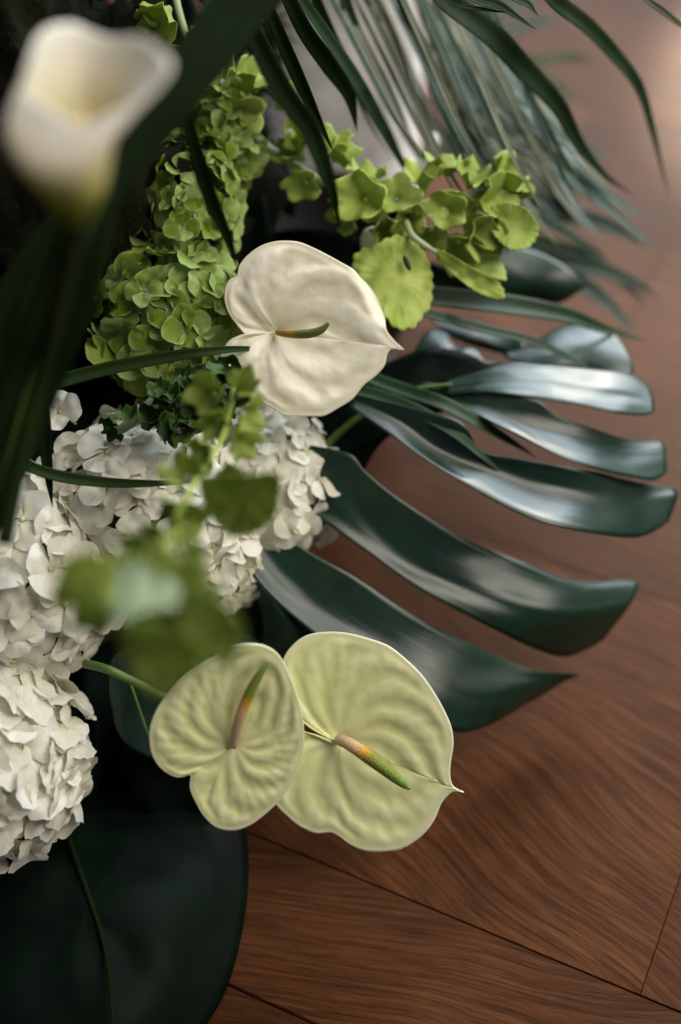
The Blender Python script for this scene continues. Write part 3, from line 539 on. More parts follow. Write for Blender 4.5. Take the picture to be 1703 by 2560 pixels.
# ------------------------------------------------------------------ anthuriums
def spathe(outline, ctr, tip_ang, d0, gx, gy, cup, amp, par, mat, nr=12, rings=44, n=280, fold=None, seed=0, bulge=.004):
    ol = spline(outline, n, True); vs = []; uv = []; rel = []; fs = []
    def dep(x, y, q, ang, sink=1):
        da = (ang-tip_ang+math.pi) % (2*math.pi)-math.pi
        s = abs(da)/math.pi
        # sweeping lateral nerves, curving towards the tip
        ph = nr*(s+.42*q*q*(1-s*.5)) + 0.32*noise.noise(Vector((x/70, y/70, seed)))
        rg_ = math.sin(ph*math.pi); rg_ = math.copysign(abs(rg_)**.8, rg_)
        rg_ += .22*math.sin(nr*3.1*math.pi*s+q*4)*smooth(.45, .8, q)
        nz = noise.noise(Vector((x/30, y/30, seed+5)))+.3*noise.noise(Vector((x/13, y/13, seed+9)))
        env = smooth(.10, .5, q)*(1-smooth(.86, .97, q))
        mid = -math.exp(-(da/0.07)**2)*(1-q)*.6
        sin_ = -.9*math.exp(-((abs(da)-math.pi)/.13)**2)*smooth(.0, .35, q)
        r_ = env*(0.75*rg_+0.45*nz) + mid + sin_
        h = d0+gx*(x-ctr[0])+gy*(y-ctr[1])+cup*q*q-amp*r_-bulge*math.sin(math.pi*min(1, q*1.05))*abs(math.sin(da*.5))*abs(math.sin(da)) + 0.0012*smooth(.9, 1, q)
        if fold: h += fold(x, y, q, ang)
        return h, 0.5+0.5*max(-1, min(1, r_))
    h, r_ = dep(ctr[0], ctr[1], 0, 0); h += .004; vs.append(P(ctr[0], ctr[1], h)); uv.append((0, 0)); rel.append(r_)
    for r in range(1, rings+1):
        q = r/rings
        for k in range(n):
            x, y = lerp(ctr[0], ol[k][0], q), lerp(ctr[1], ol[k][1], q); ang = math.atan2(y-ctr[1], x-ctr[0])
            h, r_ = dep(x, y, q, ang); h += .004*math.exp(-q*14)
            vs.append(P(x, y, h)); uv.append((k/n, q)); rel.append(r_)
    for k in range(n): fs.append((0, 1+k, 1+(k+1) % n))
    for r in range(rings-1):
        for k in range(n):
            a = 1+r*n+k; b_ = 1+r*n+(k+1) % n; fs.append((a, a+n, b_+n, b_))
    o = build('spathe', vs, fs, mat, par, uv, solid=0.0009)
    at = o.data.attributes.new('relief', 'FLOAT', 'POINT'); at.data.foreach_set('value', rel)
    return o
zE = zc(360, 1560, 1.912); zF = zc(540, 580, 3.136)
def anth(label, ol, ctr, tip, d0, gx, gy, cup, amp, mat, spad, spr, smat, stem, **k):
    a = empty('anthurium', P(ctr[0], ctr[1], d0+.03), label, 'anthurium', 'anthurium flowers')
    spathe(ol, ctr, math.atan2(tip[1]-ctr[1], tip[0]-ctr[0]), d0, gx, gy, cup, amp, a, mat, **k)
    vs, fs, uv = tube([P(*p) for p in spad], spr, n=48, seg=16); build('spadix', vs, fs, smat, a, uv)
    vs, fs, uv = tube([P(*p) for p in stem], [.0028]*len(stem), n=30); build('stem', vs, fs, M['stem'], a, uv)
    return a
big = zE([(905, 558), (840, 524), (770, 480), (700, 410), (660, 290), (665, 170), (720, 92), (790, 50), (880, 38), (960, 42), (1060, 65), (1170, 105), (1260, 175), (1330, 245), (1390, 330), (1440, 420), (1472, 500), (1480, 575), (1470, 645), (1464, 705), (1470, 758), (1492, 787), (1535, 806), (1482, 800), (1450, 822), (1420, 862), (1392, 930), (1350, 990), (1300, 1035), (1230, 1075), (1150, 1088), (1060, 1085), (990, 1058), (930, 1015), (890, 996), (820, 1000), (740, 965), (680, 915), (625, 855), (590, 760), (590, 650), (620, 560), (700, 506), (800, 528), (905, 572)])
cb = zE([(945, 560)])[0]
anth('pale green heart shaped anthurium with the spadix pointing to the lower right', big, cb, zE([(1535, 806)])[0], .905, -0.00002, 0.00004, -0.006, .0009, M['spathe_green'],
     zE([(930, 552, .899), (985, 575, .892), (1080, 640, .884), (1180, 715, .878), (1240, 765, .876), (1272, 790, .8755)]), [.0036, .0041, .0043, .0038, .0025, .0006], M['spadix'],
     zE([(935, 560, .912), (860, 525, .93), (760, 440, .96), (500, 300, .99), (200, 100, 1.0)]), seed=2)
sm = zE([(222, 722), (180, 732), (140, 728), (80, 690), (40, 630), (25, 560), (30, 490), (60, 410), (110, 340), (180, 260), (270, 195), (360, 145), (430, 105), (510, 93), (590, 108), (650, 155), (700, 250), (735, 350), (760, 450), (766, 550), (750, 650), (710, 750), (650, 840), (590, 900), (510, 960), (430, 987), (350, 975), (290, 925), (250, 860), (220, 790), (222, 740)])
cs = zE([(430, 575)])[0]
anth('yellow green anthurium in front with its spadix pointing upwards', sm, cs, zE([(660, 170)])[0], .868, 0.00003, 0.00010, -0.006, .0009, M['spathe_green'],
     zE([(425, 580, .866), (440, 520, .858), (465, 430, .849), (510, 320, .842), (560, 230, .838), (594, 182, .837)]), [.0028, .0032, .0034, .0030, .0021, .0006], M['spadix'],
     zE([(430, 585, .876), (300, 470, .90), (100, 350, .895), (-80, 260, .89), (-180, 215, .888), (-280, 190, .90)]), seed=9)
cr = zF([(215, 790), (150, 712), (95, 625), (68, 530), (75, 430), (112, 370), (165, 345), (180, 270), (240, 190), (340, 115), (450, 76), (560, 68), (660, 80), (760, 120), (860, 170), (970, 230), (1070, 290), (1130, 360), (1200, 430), (1270, 540), (1318, 660), (1340, 770), (1400, 850), (1478, 928), (1395, 908), (1345, 955), (1320, 1050), (1250, 1130), (1160, 1200), (1070, 1310), (960, 1380), (850, 1440), (740, 1445), (640, 1445), (540, 1440), (440, 1380), (330, 1320), (240, 1240), (160, 1150), (60, 1090), (35, 1000), (55, 930), (110, 850), (215, 800)])
cc = zF([(480, 790)])[0]
def foldr(x, y, q, ang):
    zx, zy = (x-540)*3.136, (y-580)*3.136
    s = (zx-1090)*.80+(zy-420)*-.35
    return 0.0005*max(0, s)*.5*smooth(0, 120, s)*smooth(760, 560, zy) if zy < 760 else 0
anth('creamy white anthurium at the centre with a short orange and green spadix', cr, cc, zF([(1478, 928)])[0], .918, 0.00006, 0.00003, -0.008, .0010, M['spathe_cream'],
     zF([(480, 790, .915), (540, 795, .907), (640, 800, .900), (740, 795, .894), (830, 765, .889), (890, 708, .885)]), [.0016, .0024, .0029, .0029, .0024, .0008], M['spadix_cream'],
     zF([(480, 800, .930), (300, 900, .99), (100, 1100, 1.03), (0, 1400, 1.04)]), seed=4, nr=8, bulge=.008, fold=foldr)
# ------------------------------------------------------------------ calla lily (foreground, blurred)
ca = empty('calla_lily', P(190, 700, .57), 'creamy white calla lily blurred in the foreground', 'calla lily')
rowsC = [ # left x, right x, y, bulge depth (D coordinates)
    (122, 232, 520, .628), (112, 240, 490, .620), (84, 246, 450, .612), (50, 254, 400, .606), (26, 262, 350, .602), (14, 278, 300, .600), (20, 305, 255, .600)]
nu, nv = 30, 40; vs = []; uv = []
top = spline([(50, 205, .606), (62, 160, .606), (76, 122, .612), (84, 92, .622), (110, 62, .632), (165, 54, .640), (215, 74, .642), (265, 88, .640), (320, 84, .632), (360, 105, .622), (396, 148, .608), (360, 205, .604), (305, 240, .600), (240, 268, .598), (185, 288, .598), (112, 246, .600)], nv, True)
bot = [(174+20*math.cos(2*math.pi*k/nv+math.pi), 530-10*math.sin(2*math.pi*k/nv+math.pi), .625+.010*math.sin(2*math.pi*k/nv)) for k in range(nv)]
mid = spline([(16, 320, .602), (22, 295, .606), (40, 260, .612), (70, 220, .622), (110, 200, .634), (165, 196, .642), (210, 200, .644), (250, 210, .640), (280, 230, .632), (280, 260, .622), (268, 290, .612), (252, 330, .604), (230, 362, .599), (195, 382, .596), (130, 392, .596), (60, 375, .598)], nv, True)
low = spline([(88, 430, .612), (92, 418, .616), (106, 405, .622), (125, 396, .630), (150, 392, .636), (172, 392, .638), (192, 393, .638), (210, 398, .634), (226, 405, .628), (237, 414, .622), (241, 424, .615), (236, 440, .609), (218, 455, .606), (180, 462, .604), (134, 458, .605), (100, 446, .608)], nv, True)
for i in range(nu):
    t = i/(nu-1)
    for k in range(nv):
        q = []
        for c in range(3):
            p0, p1, p2, p3 = bot[k][c], low[k][c], mid[k][c], top[k][c]
            s = t*3; seg = min(2, int(s)); u = s-seg; arr = [2*p0-p1, p0, p1, p2, p3, 2*p3-p2+(0)]
            a, b_, c_, d_ = arr[seg], arr[seg+1], arr[seg+2], arr[seg+3]
            q.append(.5*(2*b_+(-a+c_)*u+(2*a-5*b_+4*c_-d_)*u*u+(-a+3*b_-3*c_+d_)*u**3))
        x, y = q[0]/.92073, q[1]/.92073
        vs.append(P(x, y, q[2]-.05)); uv.append((k/nv, t))
build('spathe', vs, grid_faces(nu, nv, wrap=True), M['calla'], ca, uv, solid=.0012)
vs, fs, uv = tube([P(*p) for p in D_([(175, 420, .572), (180, 320, .578), (192, 250, .580)])], [.003, .0032, .0012]); build('spadix', vs, fs, plain('calla_spadix', (.70, .50, .22)), ca, uv)
vs, fs, uv = tube([P(*p) for p in D_([(172, 500, .575), (150, 620, .61), (110, 800, .67), (60, 1000, .69), (10, 1250, .70)])], [.0055, .0048, .0044, .0042, .004]); build('stem', vs, fs, M['blade'], ca, uv)
# ------------------------------------------------------------------ hydrangeas
def petal_mesh(name, L_, W_, mat, seed, pointed=False, serr=.012):
    rp = random.Random(seed); nr_, na = 7, 30; vs = []; uv = []; rim = []
    cup = rp.uniform(.06, .22)*(1 if rp.random() < .7 else -1); curl = rp.uniform(-.25, .16); tw = rp.uniform(-.2, .2); f_ = rp.randint(9, 14)
    def put(x, y, q, a):
        t = y/L_; z = cup*x*x/W_*1.1 + curl*L_*t*t + tw*x*t + .13*W_*noise.noise(Vector((x/W_*1.5, t*2.2, seed))) + .05*L_*math.sin(math.pi*t)
        z += .05*W_*math.sin(a*5+seed)*q**4
        vs.append((x, y+.0006, z)); uv.append((x/W_/2+.5, t)); rim.append(q)
    put(0, .5*L_, 0, 0)
    for i in range(1, nr_+1):
        q = i/nr_
        for k in range(na):
            a = 2*math.pi*k/na; e = 1+serr*math.sin(f_*a+seed)*q**6+serr*.6*math.sin(23*a)*q**6
            x, y = q*math.cos(a)*e, q*math.sin(a)*e
            if pointed: x *= 1-.30*max(0, y)**1.5
            nw = .26+.74*smooth(-1.0, -.05, y)
            put(x*W_*nw, (y*.5+.5)*L_*(1+(.06*max(0, y)*(1-abs(x)) if pointed else 0)), q, a)
    fs = [(0, 1+(k+1) % na, 1+k) for k in range(na)]+[tuple(v+1 for v in f) for f in grid_faces(nr_, na, wrap=True)]
    me = mesh(name, vs, fs, mat, uv); at = me.attributes.new('rim', 'FLOAT', 'POINT'); at.data.foreach_set('value', rim)
    return me
def eye_mesh(name, r, mat, stemlen):
    vs = []; fs = []; n = 10
    for i in range(6):
        t = math.pi*i/5
        for k in range(n):
            q = 2*math.pi*k/n; s = r*math.sin(t)*(1+.22*math.cos(4*q)); vs.append((s*math.cos(q), s*math.sin(q), r*.7*math.cos(t)+r*.4))
    fs = grid_faces(6, n, wrap=True); k0 = len(vs)
    for z in (0, -stemlen):
        for k in range(5): vs.append((.0007*math.cos(1.2566*k), .0007*math.sin(1.2566*k), z))
    fs += grid_faces(2, 5, off=k0, wrap=True)
    return mesh(name, vs, fs, mat)
WP = [petal_mesh('petal', .0160, .0096, M['white_petal'], s) for s in range(12)]
WS = [petal_mesh('petal', .0165, .0104, M['white_petal'], 20+s, serr=.045) for s in range(8)]
GP = [petal_mesh('petal', .0158, .0088, M['green_petal'], 50+s, pointed=(s % 2 == 0)) for s in range(10)]
WE, GE = eye_mesh('floret', .0016, M['eye'], .022), eye_mesh('floret', .0013, M['green_eye'], .018)
rh = random.Random(21)
def floret(par, pos, nrm, scale, petals, eye, open_=.12, jit=.2):
    o = bpy.data.objects.new('floret', eye); COL.objects.link(o); o.parent = par
    q = nrm.to_track_quat('Z', 'Y').to_matrix() @ Matrix.Rotation(rh.uniform(0, 6.28), 3, 'Z')
    o.matrix_local = Matrix.LocRotScale(pos-par.location, q.to_quaternion(), Vector((scale,)*3))
    for k in range(4):
        p = bpy.data.objects.new('petal', rh.choice(petals)); COL.objects.link(p); p.parent = o
        e = Matrix.Rotation(k*math.pi/2+rh.uniform(-.12, .12), 3, 'Z') @ Matrix.Rotation(open_+rh.uniform(-jit, jit)+(.08 if k % 2 else 0), 3, 'X') @ Matrix.Rotation(rh.uniform(-.25, .25), 3, 'Y')
        s = rh.uniform(.86, 1.1)
        p.matrix_local = Matrix.LocRotScale(Vector((0, 0, .0006*(k % 2))), e.to_quaternion(), Vector((s, s, s)))
def head(label, cx, cy, d, rx, ry, rz, spacing, petals, eye, scale, cat, group, open_=.12, jit=.2, core='core', rolldeg=0, lim=-.15, stem=None, corek=.80, mask=None, dv=.09):
    C0 = P(cx, cy, d); hd = empty('hydrangea', C0, label, cat, group)
    Rx, Ry = rx*K*d, ry*K*d; a = math.radians(rolldeg)
    ax = R*math.cos(a)+U*math.sin(a); ay = U*math.cos(a)-R*math.sin(a); az = -F
    vs = []
    n = 28
    for i in range(n+1):
        for j in range(2*n):
            t = math.pi*i/n; q = math.pi*j/n; v = Vector((math.sin(t)*math.cos(q), math.sin(t)*math.sin(q), math.cos(t)))
            s = corek*(1+.16*noise.noise(v*4)); vs.append(C0+(ax*v.x*Rx+ay*v.y*Ry+az*v.z*rz)*s)
    build('stalk_cluster', vs, grid_faces(n+1, 2*n, wrap=True), M[core], hd)
    area_ = 4*math.pi*(((Rx*Ry)**1.6+(Rx*rz)**1.6+(Ry*rz)**1.6)/3)**(1/1.6); N_ = int(area_/spacing**2); g_ = math.pi*(3-math.sqrt(5))
    for i in range(N_):
        z = 1-2*(i+.5)/N_; r_ = math.sqrt(1-z*z); v = Vector((r_*math.cos(i*g_), r_*math.sin(i*g_), z))
        if v.z < lim: continue
        v = (v+Vector((rh.uniform(-.1, .1), rh.uniform(-.1, .1), rh.uniform(-.1, .1)))).normalized()
        s = rh.uniform(1.02-dv, 1.03); p = C0+(ax*v.x*Rx+ay*v.y*Ry+az*v.z*rz)*s
        rel = p-CAM; dd = rel.dot(F); px = 851.5+rel.dot(R)/dd/K; py = 1280-rel.dot(U)/dd/K
        if px < -190 or px > 1800 or py < -150: continue
        if mask and not mask(px, py): continue
        nr_ = (ax*v.x/Rx+ay*v.y/Ry+az*v.z/rz).normalized()
        nr_ = (nr_+Vector((rh.uniform(-.32, .32), rh.uniform(-.32, .32), rh.uniform(-.2, .32)))).normalized()
        floret(hd, p, nr_, scale*rh.uniform(.85, 1.12), petals, eye, open_, jit)
    if stem:
        vs, fs, uv = tube([P(*q) for q in stem], [.004]*len(stem)); build('stem', vs, fs, M['stem'], hd, uv)
    return hd
wg, gg = 'white hydrangea heads', 'green hydrangea heads'
head('white hydrangea under the dark thin blade, in the middle of the bouquet', 365, 1270, .948, 235, 235, .062, .0210, WP, WE, 1.14, 'hydrangea', wg, stem=[(365, 1300, .96), (330, 1500, 1.02), (300, 1700, 1.08)])
head('white hydrangea at the left edge with round open florets', 40, 1450, .925, 245, 235, .062, .0212, WP, WE, 1.18, 'hydrangea', wg, stem=[(60, 1450, .96), (150, 1600, 1.02), (200, 1800, 1.06)])
head('white hydrangea peeking out right, beneath the cream anthurium', 655, 1220, 1.0, 180, 190, .05, .0180, WP, WE, 1.0, 'hydrangea', wg, stem=[(640, 1225, 1.02), (560, 1400, 1.08), (500, 1600, 1.12)])
head('white hydrangea hanging low behind the blurred bell sprig', 510, 1385, .975, 138, 138, .045, .0180, WP, WE, 1.0, 'hydrangea', wg, stem=[(500, 1390, 1.0), (450, 1500, 1.06), (400, 1700, 1.1)])
head('large ruffled white hydrangea in the lower left corner', -15, 1895, .915, 212, 240, .062, .0208, WS, WE, 1.25, 'hydrangea', wg, jit=.16, stem=[(0, 1905, .95), (50, 1800, 1.0), (100, 1700, 1.06)])
# loose shaded florets at the top of the left head
lf = empty('hydrangea', P(110, 1080, .92), 'few shaded white florets next to the upright dark blade', 'hydrangea', wg)
for x, y, d in ((75, 1080, .90), (150, 1030, .905), (120, 1180, .91), (40, 1190, .90), (200, 1130, .92)):
    nn = (-F+Vector((rh.uniform(-.8, .8), rh.uniform(-.8, .8), rh.uniform(-.4, .8)))).normalized()
    floret(lf, P(x, y, d), nn, .95, WP, WE, .2, .3)
vs, fs, uv = tube([P(110, 1100, .94), P(120, 1200, .96), P(160, 1350, 1.0)], [.003]*3); build('stem', vs, fs, M['stem'], lf, uv)
head('green hydrangea head left of the cream anthurium', 430, 800, .960, 195, 195, .046, .0165, GP, GE, .98, 'hydrangea', gg, open_=.25, jit=.35, corek=.55, dv=.20, stem=[(440, 800, .98), (400, 950, 1.03), (380, 1100, 1.08)])
head('tall narrow green hydrangea head above the first, partly covered by palm', 470, 550, .970, 118, 215, .042, .0145, GP, GE, .84, 'hydrangea', gg, open_=.3, jit=.38, corek=.5, dv=.22, rolldeg=-8, stem=[(470, 600, 1.0), (430, 800, 1.05), (400, 1000, 1.1)])
for k, (x, y, d) in enumerate(((300, 870, .945), (440, 900, .94), (330, 720, .945), (500, 740, .945))):
    gh = [o for o in bpy.data.objects if o.get('label') == 'green hydrangea head left of the cream anthurium'][0]
    floret(gh, P(x, y, d-.008), (-F+Vector((rh.uniform(-.3, .3), rh.uniform(-.2, .2), rh.uniform(-.1, .5)))).normalized(), 1.4, GP, GE, .12, .15)
head('small green hydrangea head between the palm and the bell sprig', 560, 350, .995, 90, 130, .035, .0140, GP, GE, .75, 'hydrangea', gg, open_=.35, jit=.38, corek=.5, dv=.22, stem=[(560, 380, 1.03), (500, 600, 1.08), (440, 900, 1.12)])
# ------------------------------------------------------------------ bells of Ireland
def bell_verts(r=.013, l=.014, seed=0, flare=1.25):
    nu, nv = 12, 30; vs = []; uv = []
    for i in range(nu):
        t = i/(nu-1)
        for k in range(nv):
            q = 2*math.pi*k/nv; rr = r*(.14+.86*t**flare)*(1+t*t*(.10*math.cos(5*q)+.07*math.sin(3*q+seed)))
            z = l*t*(1-.12*t)+t*t*.26*r*math.cos(5*q+1)+t**4*.10*r*math.cos(11*q+seed)+t*t*.1*r*math.sin(2*q+seed)
            vs.append(Vector((rr*math.cos(q), rr*math.sin(q), z))); uv.append((k/nv*3, t))
    return vs, grid_faces(nu, nv, wrap=True), uv
BELLS = {}
def bell_mesh(mat, s, kind):
    key = (mat, s, kind)
    if key not in BELLS:
        vs, fs, uv = bell_verts(seed=s*1.7, **({'r': .0075, 'l': .009, 'flare': .9} if kind == 'bud' else {}))
        BELLS[key] = mesh('bell', vs, fs, M[mat], uv)
    return BELLS[key]
def ball(r):
    n = 8; vs = []
    for i in range(n+1):
        for k in range(n): vs.append((r*math.sin(math.pi*i/n)*math.cos(2*math.pi*k/n), r*math.sin(math.pi*i/n)*math.sin(2*math.pi*k/n), r*math.cos(math.pi*i/n)+.003))
    return vs, grid_faces(n+1, n, wrap=True)
bv, bf = ball(.0024); SEED = mesh('seed', bv, bf, M['seed'])
rb = random.Random(77)
def bell(par, pos, nrm, scale, mat, kind='bell', seed=True):
    o = bpy.data.objects.new('bell', bell_mesh(mat, rb.randrange(4), kind)); COL.objects.link(o); o.parent = par
    q = nrm.normalized().to_track_quat('Z', 'Y').to_matrix() @ Matrix.Rotation(rb.uniform(0, 6.28), 3, 'Z')
    o.matrix_local = Matrix.LocRotScale(pos-par.location, q.to_quaternion(), Vector((scale*rb.uniform(.75, 1.25), scale*rb.uniform(.75, 1.25), scale*rb.uniform(.8, 1.3))))
    mo = o.modifiers.new('t', 'SOLIDIFY'); mo.thickness = .0004
    if seed and rb.random() < .35:
        s = bpy.data.objects.new('seed', SEED); COL.objects.link(s); s.parent = o
    return o
def dirv(dx, dy, dz): return (R*dx-U*dy-F*dz).normalized()     # photo right, photo down, towards the camera
def toothed(par, outline, ctr, d0, gx, gy, mat, curl=.006):
    ol = spline(outline, 120, True); ol = [(ctr[0]+(p[0]-ctr[0])*(1+.065*abs(math.sin(i*math.pi/5.2))), ctr[1]+(p[1]-ctr[1])*(1+.065*abs(math.sin(i*math.pi/5.2)))) for i, p in enumerate(ol)]
    vs, fs, uv = fan(ol, ctr, lambda x, y, q, a: d0+gx*(x-ctr[0])+gy*(y-ctr[1])+curl*q*q*math.cos(2*a+.5)+.0025*noise.noise(Vector((x/40,y/40,d0*9)))+.0012*math.sin(x/9+y/16)*q, n=160, rings=16)
    return build('leaf', vs, fs, M[mat], par, uv, solid=.0005)
zG = zc(850, 350, 3.136)
sp1 = empty('bell_sprig', P(790, 400, 1.0), 'lime green bells of Ireland sprig reaching right over the floor', 'flower sprig', 'bells of Ireland sprigs')
st = [(560, 250, 1.02), (660, 360, 1.01), (780, 440, 1.0), (880, 480, .995), (970, 500, .99), (1060, 520, .99), (1150, 520, .99), (1230, 510, .985)]
vs, fs, uv = tube([P(*p) for p in st], [.0034, .0032, .003, .003, .0028, .0026, .0022, .0015], n=70); build('stem', vs, fs, M['bell_stem'], sp1, uv)
for x, y, d, dx, dy, dz, s in ((770, 450, .985, -.5, .6, .8, 1.0), (800, 405, .985, .3, -.8, .6, 1.25), (760, 400, 1.0, -.6, -.4, .5, 1.0), (830, 400, .99, .8, -.3, .6, 1.1), (690, 270, 1.0, .7, -.3, .5, 1.1), (715, 330, 1.0, .8, .2, .6, 1.0), (640, 230, 1.0, .0, -.6, .9, 1.05),
        (915, 500, .975, -.3, .1, 1, 1.2), (920, 470, .99, .1, -1, .5, 1.0), (890, 520, .985, -.8, .5, .6, .95), (965, 545, .98, .2, .9, .6, .95), (990, 500, .975, .2, -.2, 1, 1.0), (1020, 540, .975, .0, .5, .8, 1.05),
        (1060, 480, .985, -.1, -.8, .6, 1.1), (1110, 530, .975, .0, .1, 1, 1.1), (1080, 570, .98, -.2, .9, .7, 1.0), (1170, 470, .985, .3, -.8, .6, 1.2), (1205, 520, .98, .8, -.1, .7, 1.3), (1190, 575, .975, .5, .6, .8, 1.25), (1245, 560, .985, .9, .5, .5, 1.2), (1150, 600, .98, .1, .9, .6, 1.2), (1230, 470, .99, .9, -.5, .4, 1.2), (1120, 440, .99, .1, -.9, .4, 1.1)):
    bell(sp1, P(x, y, d), dirv(dx, dy, dz), s, 'bell')
lf1 = toothed(sp1, zG([(110, 950), (170, 870), (260, 845), (350, 795), (430, 760), (520, 770), (600, 830), (665, 910), (700, 1000), (715, 1090), (712, 1200), (695, 1300), (640, 1370), (590, 1440), (520, 1468), (440, 1462), (380, 1400), (320, 1300), (230, 1170), (140, 1050)]), zG([(440, 1080)])[0], .965, .00004, -.00003, 'bell')
sd = []; cS = zG([(525, 965)])[0]
for k in range(20):
    q = 6.283*k/20; sd.append(P(cS[0]+9*math.cos(q)+6*math.sin(q), cS[1]+19*math.sin(q)+3*math.cos(q), .9600))
build('brown_spot', sd, [tuple(range(20))], M['spot'], lf1, solid=.0004)
toothed(sp1, zG([(740, 860), (840, 890), (960, 960), (1100, 1040), (1220, 1100), (1275, 1180), (1270, 1235), (1200, 1235), (1080, 1190), (960, 1110), (850, 1010), (770, 920)]), zG([(1010, 1080)])[0], .965, 0, .0001, 'bell', .003)
toothed(sp1, zG([(800, 800), (900, 740), (1040, 760), (1180, 840), (1280, 1000), (1290, 1090), (1220, 1080), (1100, 1040), (960, 960), (860, 890)]), zG([(1060, 910)])[0], .985, 0, -.0001, 'bell', .004)
toothed(sp1, zG([(1250, 170), (1330, 140), (1400, 200), (1440, 280), (1520, 370), (1500, 440), (1400, 440), (1300, 400), (1260, 300)]), zG([(1370, 310)])[0], .99, .0001, 0, 'bell', .004)
vs, fs, uv = tube([P(*p) for p in zG([(520, 640, .965), (560, 740, .960), (640, 810, .958), (760, 880, .960)])], [.0022, .0024, .0022, .001]); build('petiole', vs, fs, M['bell_stem'], sp1, uv)
vs, fs, uv = tube([P(*p) for p in zG([(350, 380, .985), (450, 400, .98), (560, 450, .98), (640, 520, .985)])], [.0018, .0022, .0022, .001]); build('petiole', vs, fs, M['bell_stem'], sp1, uv)
for ol, c_, d_, gx, gy in (([(700, 460), (820, 400), (960, 420), (1060, 500), (1040, 620), (920, 680), (780, 640), (700, 560)], (870, 540), .972, .00005, .0001),
        ([(1060, 420), (1180, 380), (1300, 400), (1400, 460), (1380, 560), (1260, 600), (1120, 560), (1050, 500)], (1220, 490), .978, 0, -.0002),
        ([(1180, 540), (1320, 500), (1450, 540), (1530, 640), (1550, 720), (1480, 830), (1340, 850), (1230, 760), (1170, 650)], (1350, 680), .968, .00012, .00005),
        ([(980, 620), (1100, 580), (1220, 660), (1260, 780), (1200, 860), (1080, 820), (990, 740)], (1110, 720), .966, -.0001, .0001),
        ([(1000, 280), (1120, 230), (1280, 250), (1340, 300), (1260, 350), (1100, 360)], (1170, 300), .985, 0, -.0003),
        ([(170, 380), (240, 290), (330, 350), (390, 440), (380, 560), (300, 640), (180, 620), (120, 500)], (260, 480), .978, .0001, .0001)):
    toothed(sp1, zG(ol), zG([c_])[0], d_, gx, gy, 'bell', .006)
# small pale buds near the far palm
for x, y, d, lb in ((1078, 365, 1.10, 'small white bud above the bell sprig tip'), (1055, 425, 1.09, 'small white bud just below the other on the sprig'), (925, 600, 1.0, 'small white bud over the spotted leaf')):
    vs, fs, uv = tube([P(x-14, y+28, d+.004), P(x-5, y+10, d), P(x+4, y-14, d), P(x+9, y-32, d+.002)], [.0015, .0060, .0064, .0012], n=20); tag(build('flower_bud', vs, fs, M['white_petal'], uv=uv), lb, 'flower bud', 'small white buds')
# sprig at the top
sp3 = empty('bell_sprig', P(420, 0, .95), 'green bell sprig at the top edge behind the palm rachis', 'flower sprig', 'bells of Ireland sprigs')
vs, fs, uv = tube([P(*p) for p in ((420, -120, .94), (450, 40, .945), (500, 160, .96), (560, 250, .98))], [.0025]*4); build('stem', vs, fs, M['bell_stem'], sp3, uv)
for x, y, d, dx, dy, dz, s in ((425, 20, .91, -.6, .8, .4, 1.0), (400, 60, .915, -.8, .3, .3, .8), (480, 70, .93, .6, .6, .4, .9), (450, 140, .94, -.5, .3, .8, 1.15), (500, 130, .95, .4, -.1, .9, .9), (560, 220, .96, -.2, -.5, .8, 1.2), (610, 230, .97, .6, -.6, .5, 1.2), (590, 280, .97, .4, .5, .8, 1.2), (540, 290, .98, -.6, .5, .7, 1.2)):
    bell(sp3, P(x, y, d), dirv(dx, dy, dz), s, 'bell' if y > 200 else 'bell_front')
# dark sprig between white and green hydrangeas
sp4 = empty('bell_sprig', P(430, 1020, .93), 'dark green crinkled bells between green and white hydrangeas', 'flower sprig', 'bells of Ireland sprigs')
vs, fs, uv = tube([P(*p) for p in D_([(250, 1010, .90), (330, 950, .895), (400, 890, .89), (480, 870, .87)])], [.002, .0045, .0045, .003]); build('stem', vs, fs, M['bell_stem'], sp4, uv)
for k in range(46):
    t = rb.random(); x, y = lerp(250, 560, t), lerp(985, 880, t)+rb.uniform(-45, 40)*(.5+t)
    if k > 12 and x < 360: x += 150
    bell(sp4, P(x*1.086, y*1.086, rb.uniform(.868, .895)), dirv(rb.uniform(-1, 1), rb.uniform(-1, 1), rb.uniform(.2, 1)), rb.uniform(.8, 1.15), 'bell_dark', 'bud', seed=rb.random() < .3)
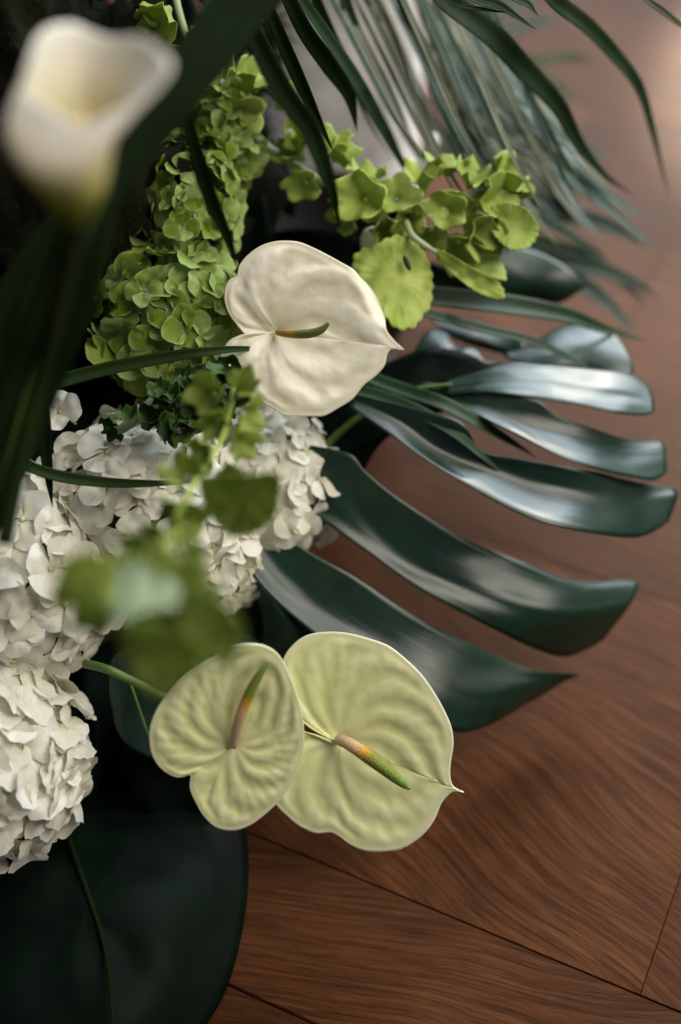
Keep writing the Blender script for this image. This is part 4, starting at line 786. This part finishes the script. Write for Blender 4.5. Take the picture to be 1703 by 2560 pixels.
# blurred foreground sprig
def nr_d(d): return d if d > .76 else .76-(.76-d)*1.5
sp2 = empty('bell_sprig', P(540, 950, .78), 'green bell sprig with broad leaves, blurred in front of the white hydrangeas', 'flower sprig', 'bells of Ireland sprigs')
vs, fs, uv = tube([P(*p) for p in D_([(545, 860, .80), (515, 1000, .77), (450, 1110, .74), (400, 1210, .71), (370, 1320, .64), (350, 1420, .605), (360, 1500, .59)])], [.0015]*7, n=60); build('stem', vs, fs, M['bell'], sp2, uv)
for x, y, d, dx, dy, dz, s in ((545, 900, .79, .4, -.3, .9, .9), (500, 900, .79, -.6, .1, .8, .9), (550, 950, .78, .8, .3, .6, .85), (505, 960, .78, -.3, .5, .8, .85), (535, 1010, .77, .7, .4, .6, .8), (490, 1030, .76, -.6, .4, .7, .8), (520, 1070, .755, .2, .8, .6, .7),
        (440, 1110, .74, -.3, -.5, .8, .9), (415, 1160, .73, -.8, .4, .5, .85), (430, 1190, .725, .3, .4, .9, .8), (390, 1240, .71, -.7, .0, .7, .85), (350, 1280, .70, -.7, -.2, .6, .8), (410, 1270, .70, .7, .3, .5, .7),
        (330, 1370, .665, -.6, -.2, .8, 1.05), (390, 1370, .665, .4, -.4, .9, 1.05), (440, 1430, .66, .8, .1, .7, 1.1), (400, 1460, .655, .2, .6, .8, .9), (250, 1380, .665, -.7, .3, .9, .9)):
    bell(sp2, P(x*1.086, y*1.086, nr_d(d)), dirv(dx, dy, dz), s*(1.0 if d < .68 else .95), 'bell_front')
toothed(sp2, D_([(462, 1105), (510, 1095), (560, 1096), (632, 1092), (642, 1130), (632, 1180), (600, 1215), (550, 1232), (510, 1215), (478, 1170)]), D_([(550, 1150)])[0], .70, 0, .0002, 'bell_front', .004)
toothed(sp2, D_([(120, 1390), (150, 1290), (210, 1275), (260, 1300), (262, 1370), (250, 1450), (205, 1410), (165, 1395)]), D_([(210, 1360)])[0], .575, 0, .0001, 'bell_front', .005)
toothed(sp2, D_([(430, 1350), (490, 1370), (545, 1420), (558, 1470), (525, 1530), (480, 1510), (430, 1460), (410, 1400)]), D_([(480, 1430)])[0], .57, 0, .0001, 'bell_front', .005)
toothed(sp2, D_([(280, 1450), (330, 1430), (400, 1450), (440, 1490), (430, 1540), (390, 1600), (350, 1595), (310, 1550), (285, 1500)]), D_([(375, 1510)])[0], .575, 0, .0002, 'bell_front', .005)
toothed(sp2, D_([(240, 1350), (265, 1310), (320, 1300), (400, 1340), (420, 1400), (350, 1400), (290, 1425), (245, 1400)]), D_([(310, 1355)])[0], .585, 0, -.0002, 'bell_pale', .004)
